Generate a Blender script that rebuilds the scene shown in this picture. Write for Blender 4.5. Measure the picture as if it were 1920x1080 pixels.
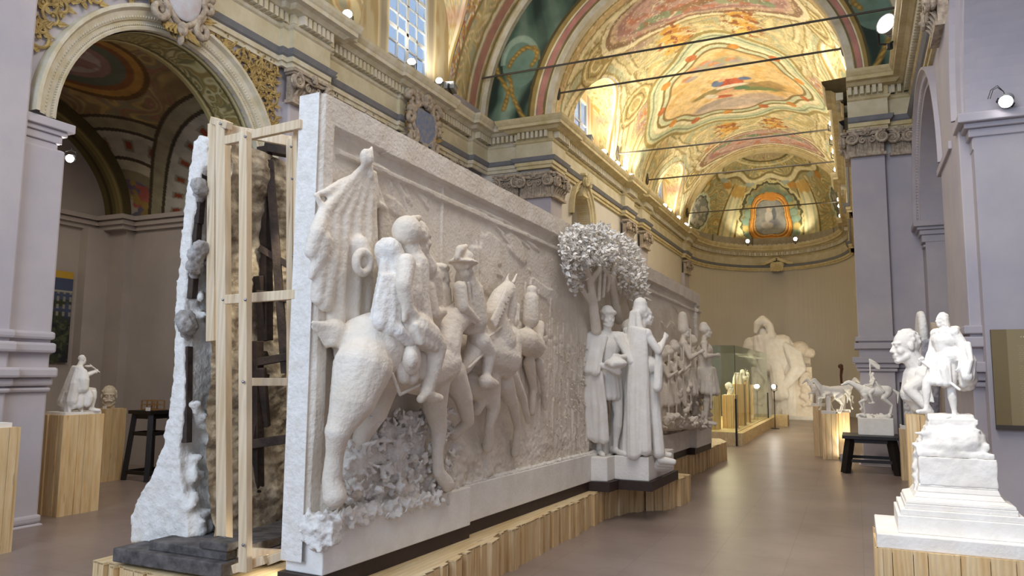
import bpy, bmesh, math, random
import numpy as np
from mathutils import Vector, Matrix, Quaternion
PI = math.pi
D = bpy.data; C = bpy.context.scene.collection; SC = bpy.context.scene
for o in list(D.objects): D.objects.remove(o)

# ------------------------------------------------------------ camera
FP = 1415.0
CAM = np.array([0.0, 0.0, 1.6])
def _n(v): v = np.array(v, float); return v/np.linalg.norm(v)
_Y = _n((645, -164, -FP)); _P = np.array((-3140, -131, -FP), float); _P -= _Y*(_P @ _Y)
_X = -_n(_P); _Z = np.cross(_X, _Y); WM = np.array([_X, _Y, _Z])
cam = D.cameras.new('camera'); cam.sensor_width = 36; cam.lens = FP/1920*36; cam.clip_end = 300; cam.clip_start = .05
co = D.objects.new('camera', cam); C.objects.link(co); SC.camera = co
co.matrix_world = Matrix([[WM[0][0], WM[0][1], WM[0][2], CAM[0]], [WM[1][0], WM[1][1], WM[1][2], CAM[1]],
                          [WM[2][0], WM[2][1], WM[2][2], CAM[2]], [0, 0, 0, 1]])
# ------------------------------------------------------------ world and exposure
w = D.worlds.new('world'); SC.world = w; w.use_nodes = True
bg = w.node_tree.nodes['Background']; bg.inputs[0].default_value = (.62, .76, 1, 1); bg.inputs[1].default_value = 0.55
vs = SC.view_settings; vs.view_transform = 'Standard'; vs.look = 'None'; vs.gamma = 1; vs.use_curve_mapping = False; vs.exposure = 0.6
def light(kind, loc, energy, col, target=None, size=.1, spot=60, blend=.6, sy=None):
    l = D.lights.new(kind.lower()+'_light', kind); l.energy = energy; l.color = col
    if kind == 'AREA':
        l.size = size
        if sy: l.shape = 'RECTANGLE'; l.size_y = sy
    else: l.shadow_soft_size = size
    if kind == 'SPOT': l.spot_size = math.radians(spot); l.spot_blend = blend
    o = D.objects.new(kind.lower()+'_light', l); C.objects.link(o); o.location = loc
    if target: o.rotation_euler = (Vector(target)-Vector(loc)).to_track_quat('-Z', 'Y').to_euler()
    return o
WARM = (1, .9, .70); HAL = (1, .92, .8); DAY = (.72, .84, 1)
# daylight from the entrance and the high windows behind the visitor, then two added warm fills
light('AREA', (-3.2, -3.5, 5.0), 260, DAY, (-3.2, 8, 1.5), 5, sy=4)
light('AREA', (-1.5, 5.0, 8.6), 210, (1, .93, .84), (-2.6, 7.5, 1.0), 3, sy=6)  # added warm fill above the nave, with no fixture of its own
light('AREA', (-9.9, 6.4, 5.3), 26, (1, .9, .75), (-9.6, 6.4, 0), 1.5)  # added fill that brightens the left chapel
# choir
light('AREA', (-2.7, 20, 8.6), 170, (1, .93, .82), (-2.7, 20.2, 0), 3, sy=8)

# ------------------------------------------------------------ helpers
def R(px, py, X):                                   # point on the plane x = X seen at that place of the photograph
    d = WM @ np.array([px-960, -(py-540), -FP]); t = (X-CAM[0])/d[0]; p = CAM+d*t; return Vector(p)
def RY(px, py, Y):
    d = WM @ np.array([px-960, -(py-540), -FP]); t = (Y-CAM[1])/d[1]; return Vector(CAM+d*t)
def lin(c): return tuple(((x/12.92) if x <= .04045 else ((x+.055)/1.055)**2.4) for x in c)
def hexc(h): return lin(tuple(int(h[i:i+2], 16)/255 for i in (0, 2, 4)))
def nlin(a): a = np.asarray(a); return np.where(a <= .04045, a/12.92, ((a+.055)/1.055)**2.4)

def mat(name, col, rough=.7, bump=0, bscale=8, var=.0, vscale=3, metal=0, col2=None, emit=0, spec=.5, coord='Object', stretch=None):
    m = D.materials.new(name); m.use_nodes = True; nt = m.node_tree; N = nt.nodes; L = nt.links
    b = N['Principled BSDF']; b.inputs['Roughness'].default_value = rough; b.inputs['Metallic'].default_value = metal
    b.inputs['Specular IOR Level'].default_value = spec
    c = hexc(col) if isinstance(col, str) else col
    b.inputs['Base Color'].default_value = (*c, 1)
    tc = N.new('ShaderNodeTexCoord'); src = tc.outputs[coord]
    if stretch:
        mp = N.new('ShaderNodeMapping'); mp.inputs['Scale'].default_value = stretch; L.new(src, mp.inputs[0]); src = mp.outputs[0]
    if var > 0 or col2:
        n = N.new('ShaderNodeTexNoise'); n.inputs['Scale'].default_value = vscale; n.inputs['Detail'].default_value = 6; n.inputs['Roughness'].default_value = .62
        L.new(src, n.inputs['Vector'])
        r = N.new('ShaderNodeValToRGB'); r.color_ramp.elements[0].position = .36; r.color_ramp.elements[1].position = .66
        c2 = hexc(col2) if isinstance(col2, str) else (col2 or tuple(x*(1-var) for x in c))
        r.color_ramp.elements[0].color = (*c2, 1); r.color_ramp.elements[1].color = (*c, 1)
        L.new(n.outputs['Fac'], r.inputs[0]); L.new(r.outputs[0], b.inputs['Base Color'])
    if bump:
        n2 = N.new('ShaderNodeTexNoise'); n2.inputs['Scale'].default_value = bscale; n2.inputs['Detail'].default_value = 8
        L.new(src, n2.inputs['Vector'])
        bp = N.new('ShaderNodeBump'); bp.inputs['Strength'].default_value = bump; bp.inputs['Distance'].default_value = .02
        L.new(n2.outputs['Fac'], bp.inputs['Height']); L.new(bp.outputs[0], b.inputs['Normal'])
    if emit:
        b.inputs['Emission Color'].default_value = (*c, 1); b.inputs['Emission Strength'].default_value = emit
    return m
def pine_mat(name, a, b_, stretch):
    m = mat(name, a, .5, .15, 30, col2=b_, vscale=2.2, stretch=stretch)
    nt = m.node_tree; N = nt.nodes; L = nt.links; b = N['Principled BSDF']
    ramp = next(n for n in N if n.type == 'VALTORGB'); mp = next(n for n in N if n.type == 'MAPPING')
    wv = N.new('ShaderNodeTexWave'); wv.bands_direction = 'X'; wv.inputs['Scale'].default_value = 1.2; wv.inputs['Distortion'].default_value = 9; wv.inputs['Detail'].default_value = 3
    L.new(mp.outputs[0], wv.inputs['Vector'])
    vo = N.new('ShaderNodeTexVoronoi'); vo.inputs['Scale'].default_value = 1.6; L.new(mp.outputs[0], vo.inputs['Vector'])
    kr = N.new('ShaderNodeValToRGB'); kr.color_ramp.elements[0].position = .06; kr.color_ramp.elements[0].color = (*hexc('7a4a22'), 1)
    kr.color_ramp.elements[1].position = .11; kr.color_ramp.elements[1].color = (1, 1, 1, 1); L.new(vo.outputs['Distance'], kr.inputs[0])
    mx = N.new('ShaderNodeMix'); mx.data_type = 'RGBA'; mx.blend_type = 'MULTIPLY'; mx.inputs[0].default_value = .14
    L.new(ramp.outputs[0], mx.inputs[6]); L.new(wv.outputs['Color'], mx.inputs[7])
    m2 = N.new('ShaderNodeMix'); m2.data_type = 'RGBA'; m2.blend_type = 'MULTIPLY'; m2.inputs[0].default_value = .45
    L.new(mx.outputs[2], m2.inputs[6]); L.new(kr.outputs[0], m2.inputs[7]); L.new(m2.outputs[2], b.inputs['Base Color'])
    return m
M = dict(
    wall=mat('lilac_grey_wall_paint', 'c6bec0', .85, .08, 14, vscale=.9, col2='b3aeb8'),
    chapel=mat('chapel_wall_paint', 'bbb0a7', .85, .08, 14, vscale=.8, col2='aca29c'),
    apse=mat('apse_wall_paint', 'd6d0c6', .85, .06, 10, .05, .8),
    stone=mat('cream_stone', 'ddd6c6', .75, .25, 25, col2='cabf9f', vscale=5),
    frieze=mat('green_grey_frieze', 'd8cfb6', .8, .2, 12, col2='c6bb9b', vscale=3),
    gold=mat('ochre_gilt_stucco', 'c8ab6c', .65, .5, 30, col2='98804e', vscale=9),
    bluem=mat('blue_grey_moulding', '85868c', .7, .2, 20, .15, 6),
    capital=mat('grey_beige_capital', 'c8baa6', .8, .4, 40, col2='958678', vscale=14),
    plaster=mat('white_plaster', 'f3f0eb', .8, .2, 45, col2='e9e3da', vscale=5),
    relief=mat('cream_plaster', 'e9e0d4', .85, .45, 38, col2='dacebd', vscale=3.5),
    rough=mat('rough_white_plaster', 'ece8e2', .9, .6, 34, col2='ddd6cc', vscale=12),
    back=mat('raw_plaster_back', 'd2c4ac', .95, 1.0, 14, col2='7d6d5a', vscale=7),
    lump=mat('grey_lumpy_plaster', 'b9b4b0', .95, .9, 24, col2='8d8782', vscale=14),
    darkwood=mat('old_dark_timber', '4a3a30', .8, .5, 20, col2='2b211c', vscale=6, stretch=(1, 1, 1)),
    greywood=mat('weathered_grey_timber', '6a6462', .85, .8, 18, col2='3c3836', vscale=9),
    plinth=mat('dark_brown_plinth', '3a2924', .55, .1, 20, .3, 6),
    black=mat('black_painted_wood', '1d1715', .45, .1, 30, .3, 12),
    blackm=mat('black_metal', '1a1a1c', .4),
    steel=mat('grey_steel', '8c8c90', .35, metal=.9),
    rod=mat('dark_iron', '5a534a', .6, .2, 30, .2, 10, metal=.3),
    white=mat('white_card', 'f4f4f2', .6),
    glassgreen=None,
)
M['pine'] = pine_mat('pine_wood_upright', 'ead0a4', 'dcb780', (9, 9, 1.0))
M['pineflat'] = pine_mat('pine_wood_along', 'ecd7ae', 'dfc08c', (6, 1.0, 6))
M['pinebeam'] = pine_mat('pine_beam', 'e6d2b4', 'd8bd96', (7, 7, .6))
def lamp_mat(name, col, s):
    m = D.materials.new(name); m.use_nodes = True; N = m.node_tree.nodes; b = N['Principled BSDF']
    b.inputs['Base Color'].default_value = (*col, 1); b.inputs['Emission Color'].default_value = (*col, 1); b.inputs['Emission Strength'].default_value = s
    return m
M['bulb'] = lamp_mat('lit_bulb', (1, .9, .7), 30); M['bulbw'] = lamp_mat('lit_bulb_white', (1, .97, .92), 30)
def glass(name, tint, rough=0.0, alpha=.25):
    m = D.materials.new(name); m.use_nodes = True; nt = m.node_tree; N = nt.nodes; L = nt.links
    N.remove(N['Principled BSDF']); out = N['Material Output']
    t = N.new('ShaderNodeBsdfTransparent'); t.inputs[0].default_value = (*tint, 1)
    g = N.new('ShaderNodeBsdfGlossy'); g.inputs['Roughness'].default_value = .02
    lw = N.new('ShaderNodeLayerWeight'); lw.inputs[0].default_value = .5; pw = N.new('ShaderNodeMath'); pw.operation = 'POWER'; pw.inputs[1].default_value = 5; L.new(lw.outputs['Facing'], pw.inputs[0])
    fr = N.new('ShaderNodeMath'); fr.operation = 'MULTIPLY_ADD'; fr.inputs[1].default_value = .5; fr.inputs[2].default_value = .03; L.new(pw.outputs[0], fr.inputs[0])
    mx = N.new('ShaderNodeMixShader'); L.new(fr.outputs[0], mx.inputs[0]); L.new(t.outputs[0], mx.inputs[1]); L.new(g.outputs[0], mx.inputs[2]); L.new(mx.outputs[0], out.inputs[0])
    return m
M['glass'] = glass('pale_green_glass', (.92, .96, .92)); M['pane'] = glass('window_glass', (.9, .95, 1))

def attrmat(name, rough=.8, bump=.15, bs=20):
    m = mat(name, 'ffffff', rough, bump, bs); nt = m.node_tree
    a = nt.nodes.new('ShaderNodeAttribute'); a.attribute_name = 'Col'
    nt.links.new(a.outputs['Color'], nt.nodes['Principled BSDF'].inputs['Base Color']); return m
M['fresco'] = attrmat('fresco_paint'); M['print'] = attrmat('printed_sheet', .35, 0)

def tag(o, label=None, cat=None, group=None, kind=None):
    if label: o['label'] = label
    if cat: o['category'] = cat
    if group: o['group'] = group
    if kind: o['kind'] = kind
    return o
def link(name, me, m, parent=None):
    o = D.objects.new(name, me); C.objects.link(o)
    if m is not None and not isinstance(m, (list, tuple)): m = [m]
    if m and not len(me.materials):
        for x in m: me.materials.append(M[x] if isinstance(x, str) else x)
    if parent: o.parent = parent; o.matrix_parent_inverse = Matrix.Identity(4); 
    return o
def empty(name, loc=(0, 0, 0), rz=0):
    o = D.objects.new(name, None); C.objects.link(o); o.location = loc; o.rotation_euler = (0, 0, rz); o.empty_display_size = .1; return o
class MB:
    def __init__(s): s.v = []; s.f = []; s.mi = []; s.cur = 0
    def add(s, vs, fs):
        n = len(s.v); s.v += [tuple(v) for v in vs]; s.f += [tuple(i+n for i in f) for f in fs]; s.mi += [s.cur]*len(fs)
    def box(s, x0, x1, y0, y1, z0, z1, T=None):
        v = [(x0, y0, z0), (x1, y0, z0), (x1, y1, z0), (x0, y1, z0), (x0, y0, z1), (x1, y0, z1), (x1, y1, z1), (x0, y1, z1)]
        if T is not None: v = [T @ Vector(p) for p in v]
        s.add(v, [(3, 2, 1, 0), (4, 5, 6, 7), (0, 1, 5, 4), (1, 2, 6, 5), (2, 3, 7, 6), (3, 0, 4, 7)])
    def beam(s, a, b, w, h=None, up=(0, 0, 1)):
        a = Vector(a); b = Vector(b); h = h or w; d = b-a; L = d.length; q = d.normalized()
        x = q.cross(Vector(up))
        if x.length < 1e-3: x = q.cross(Vector((0, 1, 0)))
        x.normalize(); y = x.cross(q)
        T = Matrix(((x.x, q.x, y.x, a.x), (x.y, q.y, y.y, a.y), (x.z, q.z, y.z, a.z), (0, 0, 0, 1)))
        s.box(-w/2, w/2, 0, L, -h/2, h/2, T)
    def tube(s, pts, r, n=8, cap=True):
        pts = [Vector(p) for p in pts]; m = len(pts); rs = r if isinstance(r, (list, tuple)) else [r]*m
        vs = []; fs = []; prev = None
        for i, p in enumerate(pts):
            t = (pts[min(i+1, m-1)]-pts[max(i-1, 0)])
            t = t.normalized() if t.length > 1e-9 else Vector((0, 0, 1))
            if prev is None:
                a = t.cross(Vector((0, 0, 1)))
                if a.length < .05: a = t.cross(Vector((0, 1, 0)))
            else: a = prev-t*prev.dot(t)
            if a.length < 1e-6: a = t.orthogonal()
            a.normalize(); prev = a; b = t.cross(a)
            for k in range(n):
                an = 2*PI*k/n; vs.append(p+(a*math.cos(an)+b*math.sin(an))*rs[i])
        for i in range(m-1):
            for k in range(n):
                k2 = (k+1) % n; fs.append((i*n+k, i*n+k2, (i+1)*n+k2, (i+1)*n+k))
        if cap: fs.append(tuple(range(n-1, -1, -1))); fs.append(tuple((m-1)*n+k for k in range(n)))
        s.add(vs, fs)
    def lathe(s, prof, c=(0, 0, 0), n=20):
        vs = []; fs = []; m = len(prof)
        for r, z in prof:
            for k in range(n): an = 2*PI*k/n; vs.append((c[0]+r*math.cos(an), c[1]+r*math.sin(an), c[2]+z))
        for i in range(m-1):
            for k in range(n): k2 = (k+1) % n; fs.append((i*n+k, i*n+k2, (i+1)*n+k2, (i+1)*n+k))
        fs.append(tuple(range(n-1, -1, -1))); fs.append(tuple((m-1)*n+k for k in range(n))); s.add(vs, fs)
    def ell(s, c, r, q=None, n=12, m=8):
        vs = []; fs = []; c = Vector(c); r = (r, r, r) if isinstance(r, (int, float)) else r
        def P(x, y, z):
            v = Vector((x*r[0], y*r[1], z*r[2]))
            if q is not None: v = q @ v
            return c+v
        vs.append(P(0, 0, -1))
        for i in range(1, m):
            a = -PI/2+PI*i/m
            for k in range(n): b = 2*PI*k/n; vs.append(P(math.cos(a)*math.cos(b), math.cos(a)*math.sin(b), math.sin(a)))
        vs.append(P(0, 0, 1)); e = len(vs)-1
        for k in range(n):
            k2 = (k+1) % n; fs.append((0, 1+k2, 1+k)); fs.append((e, 1+(m-2)*n+k, 1+(m-2)*n+k2))
            for i in range(m-2): fs.append((1+i*n+k, 1+i*n+k2, 1+(i+1)*n+k2, 1+(i+1)*n+k))
        s.add(vs, fs)
    def prism(s, poly, z0, z1, T=None):
        n = len(poly)
        A = sum(poly[i][0]*poly[(i+1) % n][1]-poly[(i+1) % n][0]*poly[i][1] for i in range(n))
        if A < 0: poly = poly[::-1]
        v = [Vector((p[0], p[1], z0)) for p in poly]+[Vector((p[0], p[1], z1)) for p in poly]
        if T is not None: v = [T @ p for p in v]
        s.add(v, [tuple(range(n-1, -1, -1)), tuple(range(n, 2*n))]+[(i, (i+1) % n, n+(i+1) % n, n+i) for i in range(n)])
    def mesh(s, name, mats, smooth=False, off=None):
        me = D.meshes.new(name)
        v = s.v if off is None else [(p[0]-off[0], p[1]-off[1], p[2]-off[2]) for p in s.v]
        me.from_pydata(v, [], s.f)
        for x in (mats if isinstance(mats, (list, tuple)) else [mats]): me.materials.append(M[x] if isinstance(x, str) else x)
        if any(s.mi): me.polygons.foreach_set('material_index', s.mi)
        if smooth: me.polygons.foreach_set('use_smooth', [True]*len(me.polygons))
        me.update(); return me
    def build(s, name, m, parent=None, smooth=False, bevel=0):
        off = None
        if parent is not None: off = parent.location
        o = link(name, s.mesh(name, m, smooth, off), None, parent)
        if bevel:
            b = o.modifiers.new('bevel', 'BEVEL'); b.width = bevel; b.segments = 2; b.limit_method = 'ANGLE'
        return o
def fix_normals(o):
    bm = bmesh.new(); bm.from_mesh(o.data); bmesh.ops.recalc_face_normals(bm, faces=bm.faces); bm.to_mesh(o.data); bm.free()
def struct(o): o['kind'] = 'structure'; return o

def sweep_path(mb, path, prof, zones=None, closed=False):
    """mitred moulding: path of (x, y), the profile of (out, z); out is to the right of the walking direction"""
    n = len(path); vs = []
    for i in range(n):
        p = Vector(path[i]); a = Vector(path[i-1]) if i else None; b = Vector(path[i+1]) if i < n-1 else None
        ds = []
        if a is not None: ds.append((p-a).normalized())
        if b is not None: ds.append((b-p).normalized())
        ns = [Vector((d.y, -d.x)) for d in ds]
        if len(ns) == 2:
            m_ = ns[0]+ns[1]; m_ = m_.normalized(); m_ = m_/max(.35, m_.dot(ns[0]))
        else: m_ = ns[0]
        for o_, z in prof: vs.append((p.x+m_.x*o_, p.y+m_.y*o_, z))
    k = len(prof)
    for j in range(k-1):
        mb.cur = zones[j] if zones else 0
        base = len(mb.v)
        sub = []
        for i in range(n): sub += [vs[i*k+j], vs[i*k+j+1]]
        mb.add(sub, [(2*i, 2*i+1, 2*i+3, 2*i+2) for i in range(n-1)])
    mb.cur = 0
def arch_pts(c, r, zs, n=56, e=1.0): return [(c-r*math.cos(PI*i/n), zs+e*r*math.sin(PI*i/n)) for i in range(n+1)]
def arch_wall(mb, X, th, y0, y1, z0, z1, openings, e=1.0):
    """wall in the plane x = X reaching to X+th with round-headed openings (centre, radius, spring)"""
    def quad(a, b, c, d): mb.add([a, b, c, d], [(0, 1, 2, 3)])
    ys = y0
    for (c, r, zs) in sorted(openings):
        for x in (X, X+th): quad((x, ys, z0), (x, c-r, z0), (x, c-r, z1), (x, ys, z1))
        ap = arch_pts(c, r, zs, e=e)
        for (a, za), (b, zb) in zip(ap[:-1], ap[1:]):
            for x in (X, X+th): quad((x, a, za), (x, b, zb), (x, b, z1), (x, a, z1))
            quad((X, a, za), (X, b, zb), (X+th, b, zb), (X+th, a, za))
        for yy in (c-r, c+r): quad((X, yy, z0), (X+th, yy, z0), (X+th, yy, zs), (X, yy, zs))
        ys = c+r
    for x in (X, X+th): quad((x, ys, z0), (x, y1, z0), (x, y1, z1), (x, ys, z1))
    for yy in (y0, y1): quad((X, yy, z0), (X+th, yy, z0), (X+th, yy, z1), (X, yy, z1))

# numpy noise for painted surfaces
_rng = np.random.RandomState(5); _T = _rng.rand(256, 256)
def vnoise(x, y):
    xi = np.floor(x).astype(int); yi = np.floor(y).astype(int); fx = x-xi; fy = y-yi; fx = fx*fx*(3-2*fx); fy = fy*fy*(3-2*fy)
    g = lambda a, b: _T[a & 255, b & 255]
    return (g(xi, yi)*(1-fx)+g(xi+1, yi)*fx)*(1-fy)+(g(xi, yi+1)*(1-fx)+g(xi+1, yi+1)*fx)*fy
def fbm(x, y, o=4):
    s = 0; a = .5
    for i in range(o): s = s+a*vnoise(x*2**i+17*i, y*2**i+31*i); a *= .5
    return s/(1-.5**o)
def ss(a, b, x): t = np.clip((x-a)/(b-a), 0, 1); return t*t*(3-2*t)
class Paint:
    """colours (sRGB 0..1) over a grid of surface coordinates in metres"""
    def __init__(s, U, V, base): s.U = U; s.V = V; s.c = np.zeros(U.shape+(3,)); s.c[:] = np.array([int(base[i:i+2], 16)/255 for i in (0, 2, 4)])
    def put(s, m, col, k=1.0):
        col = np.array([int(col[i:i+2], 16)/255 for i in (0, 2, 4)]); m = np.clip(m*k, 0, 1)[..., None]; s.c = s.c*(1-m)+col*m
    def line(s, d, w, col, k=1.0): s.put(1-ss(w*.6, w, np.abs(d)), col, k)
    def disc(s, u, v, a, b, col, k=1.0, rot=0, soft=.25, wob=0, ws=3):
        x = s.U-u; y = s.V-v; c, n = math.cos(rot), math.sin(rot); X = (x*c+y*n)/a; Y = (-x*n+y*c)/b
        d = np.sqrt(X*X+Y*Y)
        if wob: d = d+wob*(fbm(s.U*ws+u, s.V*ws+v)-.5)*2
        s.put(1-ss(1-soft, 1+soft*.2, d), col, k); return d
    def rings(s, d, r0, bands):
        for a, b, col in bands: s.put(ss(a-.01, a+.01, d)*(1-ss(b-.01, b+.01, d)), col)
    def scrolls(s, mask, cols, sc=4, seed=0, w=.09):
        a = fbm(s.U*sc+seed, s.V*sc+seed*2, 2); b = fbm(s.U*sc*.7-seed, s.V*sc*.7+9, 2)
        f = fbm(s.U*sc+3*a, s.V*sc+3*b+seed, 2)*6
        for i, c in enumerate(cols):
            g = np.abs(((f+i/len(cols)) % 1)-.5); s.put((1-ss(w*.5, w, g))*mask, c, .85)
def grid_mesh(name, P, col, m, parent=None, keep=None, smooth=True, flip=False):
    h, w_ = P.shape[:2]; me = D.meshes.new(name)
    idx = np.arange(h*w_).reshape(h, w_); q = np.stack([idx[:-1, :-1], idx[:-1, 1:], idx[1:, 1:], idx[1:, :-1]], -1)
    if flip: q = q[..., ::-1]
    q = q.reshape(-1, 4)
    if keep is not None: q = q[keep[:-1, :-1].reshape(-1)]
    me.vertices.add(h*w_); me.vertices.foreach_set('co', P.reshape(-1).astype(np.float32))
    me.loops.add(q.size); me.loops.foreach_set('vertex_index', q.reshape(-1).astype(np.int32))
    me.polygons.add(len(q)); me.polygons.foreach_set('loop_start', (np.arange(len(q))*4).astype(np.int32))
    try: me.polygons.foreach_set('loop_total', np.full(len(q), 4, np.int32))
    except Exception: pass
    me.update(calc_edges=True); me.validate()
    if smooth: me.polygons.foreach_set('use_smooth', [True]*len(me.polygons))
    if col is not None:
        ca = me.color_attributes.new('Col', 'FLOAT_COLOR', 'POINT'); a = np.ones((h*w_, 4), np.float32); a[:, :3] = nlin(np.clip(col, 0, 1)).reshape(-1, 3); ca.data.foreach_set('color', a.reshape(-1))
    return link(name, me, m, parent)

# ============================================================ FLOOR
m = mat('polished_floor_tiles', '988880', .34, .03, 3, col2='86766e', vscale=.9)
nt = m.node_tree; N = nt.nodes; L = nt.links; b = N['Principled BSDF']
br = N.new('ShaderNodeTexBrick'); br.offset = 0; br.inputs['Scale'].default_value = 1; br.inputs['Brick Width'].default_value = .6; br.inputs['Row Height'].default_value = .6
br.inputs['Mortar Size'].default_value = .004; br.inputs['Color1'].default_value = (1, 1, 1, 1); br.inputs['Color2'].default_value = (.93, .92, .92, 1); br.inputs['Mortar'].default_value = (.78, .76, .76, 1)
tc = next(n for n in N if n.type == 'TEX_COORD'); L.new(tc.outputs['Object'], br.inputs['Vector'])
mx = N.new('ShaderNodeMix'); mx.data_type = 'RGBA'; mx.blend_type = 'MULTIPLY'; mx.inputs[0].default_value = 1
rp = next(n for n in N if n.type == 'VALTORGB'); L.new(rp.outputs[0], mx.inputs[6]); L.new(br.outputs[0], mx.inputs[7]); L.new(mx.outputs[2], b.inputs['Base Color'])
M['floor'] = m
fl = MB(); fl.box(-12.6, 6.5, -4, 36, -.2, 0); struct(fl.build('floor', 'floor'))

KEEP = {o.name for o in C.objects}
# ============================================================ WALLS
LW, RW = -7.3, 1.12
wl = MB(); arch_wall(wl, LW-.6, .6, -1, 15, 0, 6.9, [(6.25, 1.44, 4.1), (11.55, 1.53, 4.1)])
wl.box(LW-.6, LW, -1, 9.7, 6.9, 7.05); wl.box(LW-.6, LW, 13.0, 15, 6.9, 10.6)
struct(wl.build('wall_left', 'wall'))
wr = MB(); arch_wall(wr, RW, .45, -1, 14.7, 0, 8.0, [(6.2, 2.1, 4.15), (12.05, 1.85, 4.1)], .85)
struct(wr.build('wall_right', 'wall'))
# side chapels: partition walls, back walls
ch = MB()
ch.box(-11.6, LW-.6, 8.6, 8.8, 0, 6.6); ch.box(-11.6, LW-.6, 4.1, 4.3, 0, 6.6); ch.box(-11.6, -11.3, 4.3, 8.6, 0, 6.6); ch.box(-11.6, LW-.6, 4.1, 8.8, 6.6, 6.7)
struct(ch.build('wall_chapel_left', 'chapel'))
cb = MB(); cb.box(-9.2, -9.0, 8.8, 15, 0, 6.7); cb.box(-9.2, LW-.6, 8.8, 15, 6.6, 6.7); cb.box(-9.2, LW-.6, 14.9, 15, 0, 6.6)
struct(cb.build('wall_chapel_far', 'chapel'))
cr = MB(); cr.box(RW+.45, 5, 8.3, 8.5, 0, 7.9); cr.box(RW+.45, 5, 13.9, 14.1, 0, 7.9); cr.box(5, 5.2, 0, 14.1, 0, 7.9); cr.box(RW+.45, 5, 0, 14.1, 7.9, 8.0)
struct(cr.build('wall_chapel_right', 'wall'))
# corner pilaster and string course inside the left chapel
cp = MB(); cp.box(-11.3, -11.12, 8.05, 8.6, 0, 3.85); cp.box(-11.3, -10.75, 8.45, 8.6, 0, 3.85)
for z, t in ((3.85, .04), (3.92, .09), (4.0, .14)):
    cp.box(-11.3, LW-.6, 8.6-t-.02, 8.6, z, z+.07); cp.box(-11.3, -11.3+t+.02, 4.3, 8.6, z, z+.07)
    cp.box(-11.3, -10.7+t, 8.35-t, 8.6, z, z+.07)
struct(cp.build('trim_chapel', 'chapel'))
# choir walls, right pier, apse
cw = MB()
arch_wall(cw, -5.7, -.6, 14.4, 28.4, 0, 7.0, [(16.4, .62, 5.15)], 1.1); cw.box(-6.4, -6.3, 15.5, 17.3, 0, 7); cw.box(-7.9, -6.3, 14.4, 15.0, 0, 7.0)
struct(cw.build('wall_choir_left', 'apse'))
cw = MB(); cw.box(.12, .7, 14.4, 28.4, 0, 7.0); cw.box(.7, 1.6, 14.4, 15.0, 0, 7.0); struct(cw.build('wall_choir_right', 'apse'))
AX, AY, AA, AB = -2.79, 28.4, 2.91, 4.3
def apse_pt(t, g=0): return (AX-(AA+g)*math.cos(t), AY+(AB+g)*math.sin(t))
ap = MB(); n = 48
for i in range(n):
    a, b_ = apse_pt(PI*i/n), apse_pt(PI*(i+1)/n); c_, d_ = apse_pt(PI*i/n, .5), apse_pt(PI*(i+1)/n, .5)
    ap.add([(*a, 0), (*b_, 0), (*b_, 7), (*a, 7), (*c_, 0), (*d_, 0), (*d_, 7), (*c_, 7)], [(0, 1, 2, 3), (5, 4, 7, 6), (3, 2, 6, 7)])
struct(ap.build('wall_apse', 'apse', smooth=True))

# entablature with its breaks
path = [(LW, -3), (LW, 3.7), (LW+.15, 3.7), (LW+.15, 4.5), (LW, 4.5), (LW, 7.98), (LW+.07, 7.98), (LW+.07, 8.08), (LW+.17, 8.08), (LW+.17, 8.78), (LW+.07, 8.78), (LW+.07, 8.9), (LW, 8.9), (LW, 11.0), (LW+.06, 11.0), (LW+.06, 12.15), (LW, 12.15), (LW, 13.7),
        (LW+.12, 13.7), (LW+.12, 14.4), (-6.35, 14.4), (-6.35, 14.32), (-5.64, 14.32), (-5.64, 15.0), (-5.7, 15.0), (-5.7, 19.6), (-5.58, 19.6), (-5.58, 20.4), (-5.7, 20.4), (-5.7, 21.4), (-5.58, 21.4), (-5.58, 22.2), (-5.7, 22.2), (-5.7, 27.6), (-5.58, 27.6), (-5.58, 28.4)]
path += [apse_pt(PI*i/40, -.0) for i in range(1, 40)]
path += [(.0, 28.4), (.0, 27.6), (.12, 27.6), (.12, 22.2), (.0, 22.2), (.0, 21.4), (.12, 21.4), (.12, 15.0), (.04, 15.0), (.04, 14.25), (.62, 14.25), (.62, 14.38), (RW, 14.38), (RW, 13.0), (RW, -3)]
prof = [(0, 5.86), (.05, 5.86), (.05, 5.93), (.08, 5.93), (.08, 6.0), (.11, 6.02), (.15, 6.09), (.06, 6.11), (.06, 6.40), (.09, 6.42), (.11, 6.45), (.07, 6.47), (.07, 6.62), (.2, 6.63), (.25, 6.67), (.26, 6.68), (.35, 6.69), (.35, 6.75), (.37, 6.77), (.40, 6.82), (.41, 6.87), (0, 6.89)]
zones = [0, 0, 0, 0, 2, 2, 2, 1, 0, 0, 0, 0, 0, 0, 0, 0, 0, 0, 0, 0, 0]
M['stoneg'] = mat('ochre_cream_stone', 'dacda8', .75, .25, 25, col2='c2b080', vscale=4)
kA = 21                                             # nave part, choir part, right nave part as separate mouldings
en = MB(); sweep_path(en, path[:kA], prof, zones); struct(en.build('trim_entablature_left', ['stone', 'frieze', 'bluem']))
kB = len(path)-5
en = MB(); sweep_path(en, path[kA-1:kB], prof, zones); struct(en.build('trim_entablature_choir', ['stoneg', 'frieze', 'bluem']))
en = MB(); sweep_path(en, path[kB-1:], prof, zones); struct(en.build('trim_entablature_right', ['stoneg', 'frieze', 'bluem']))
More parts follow.
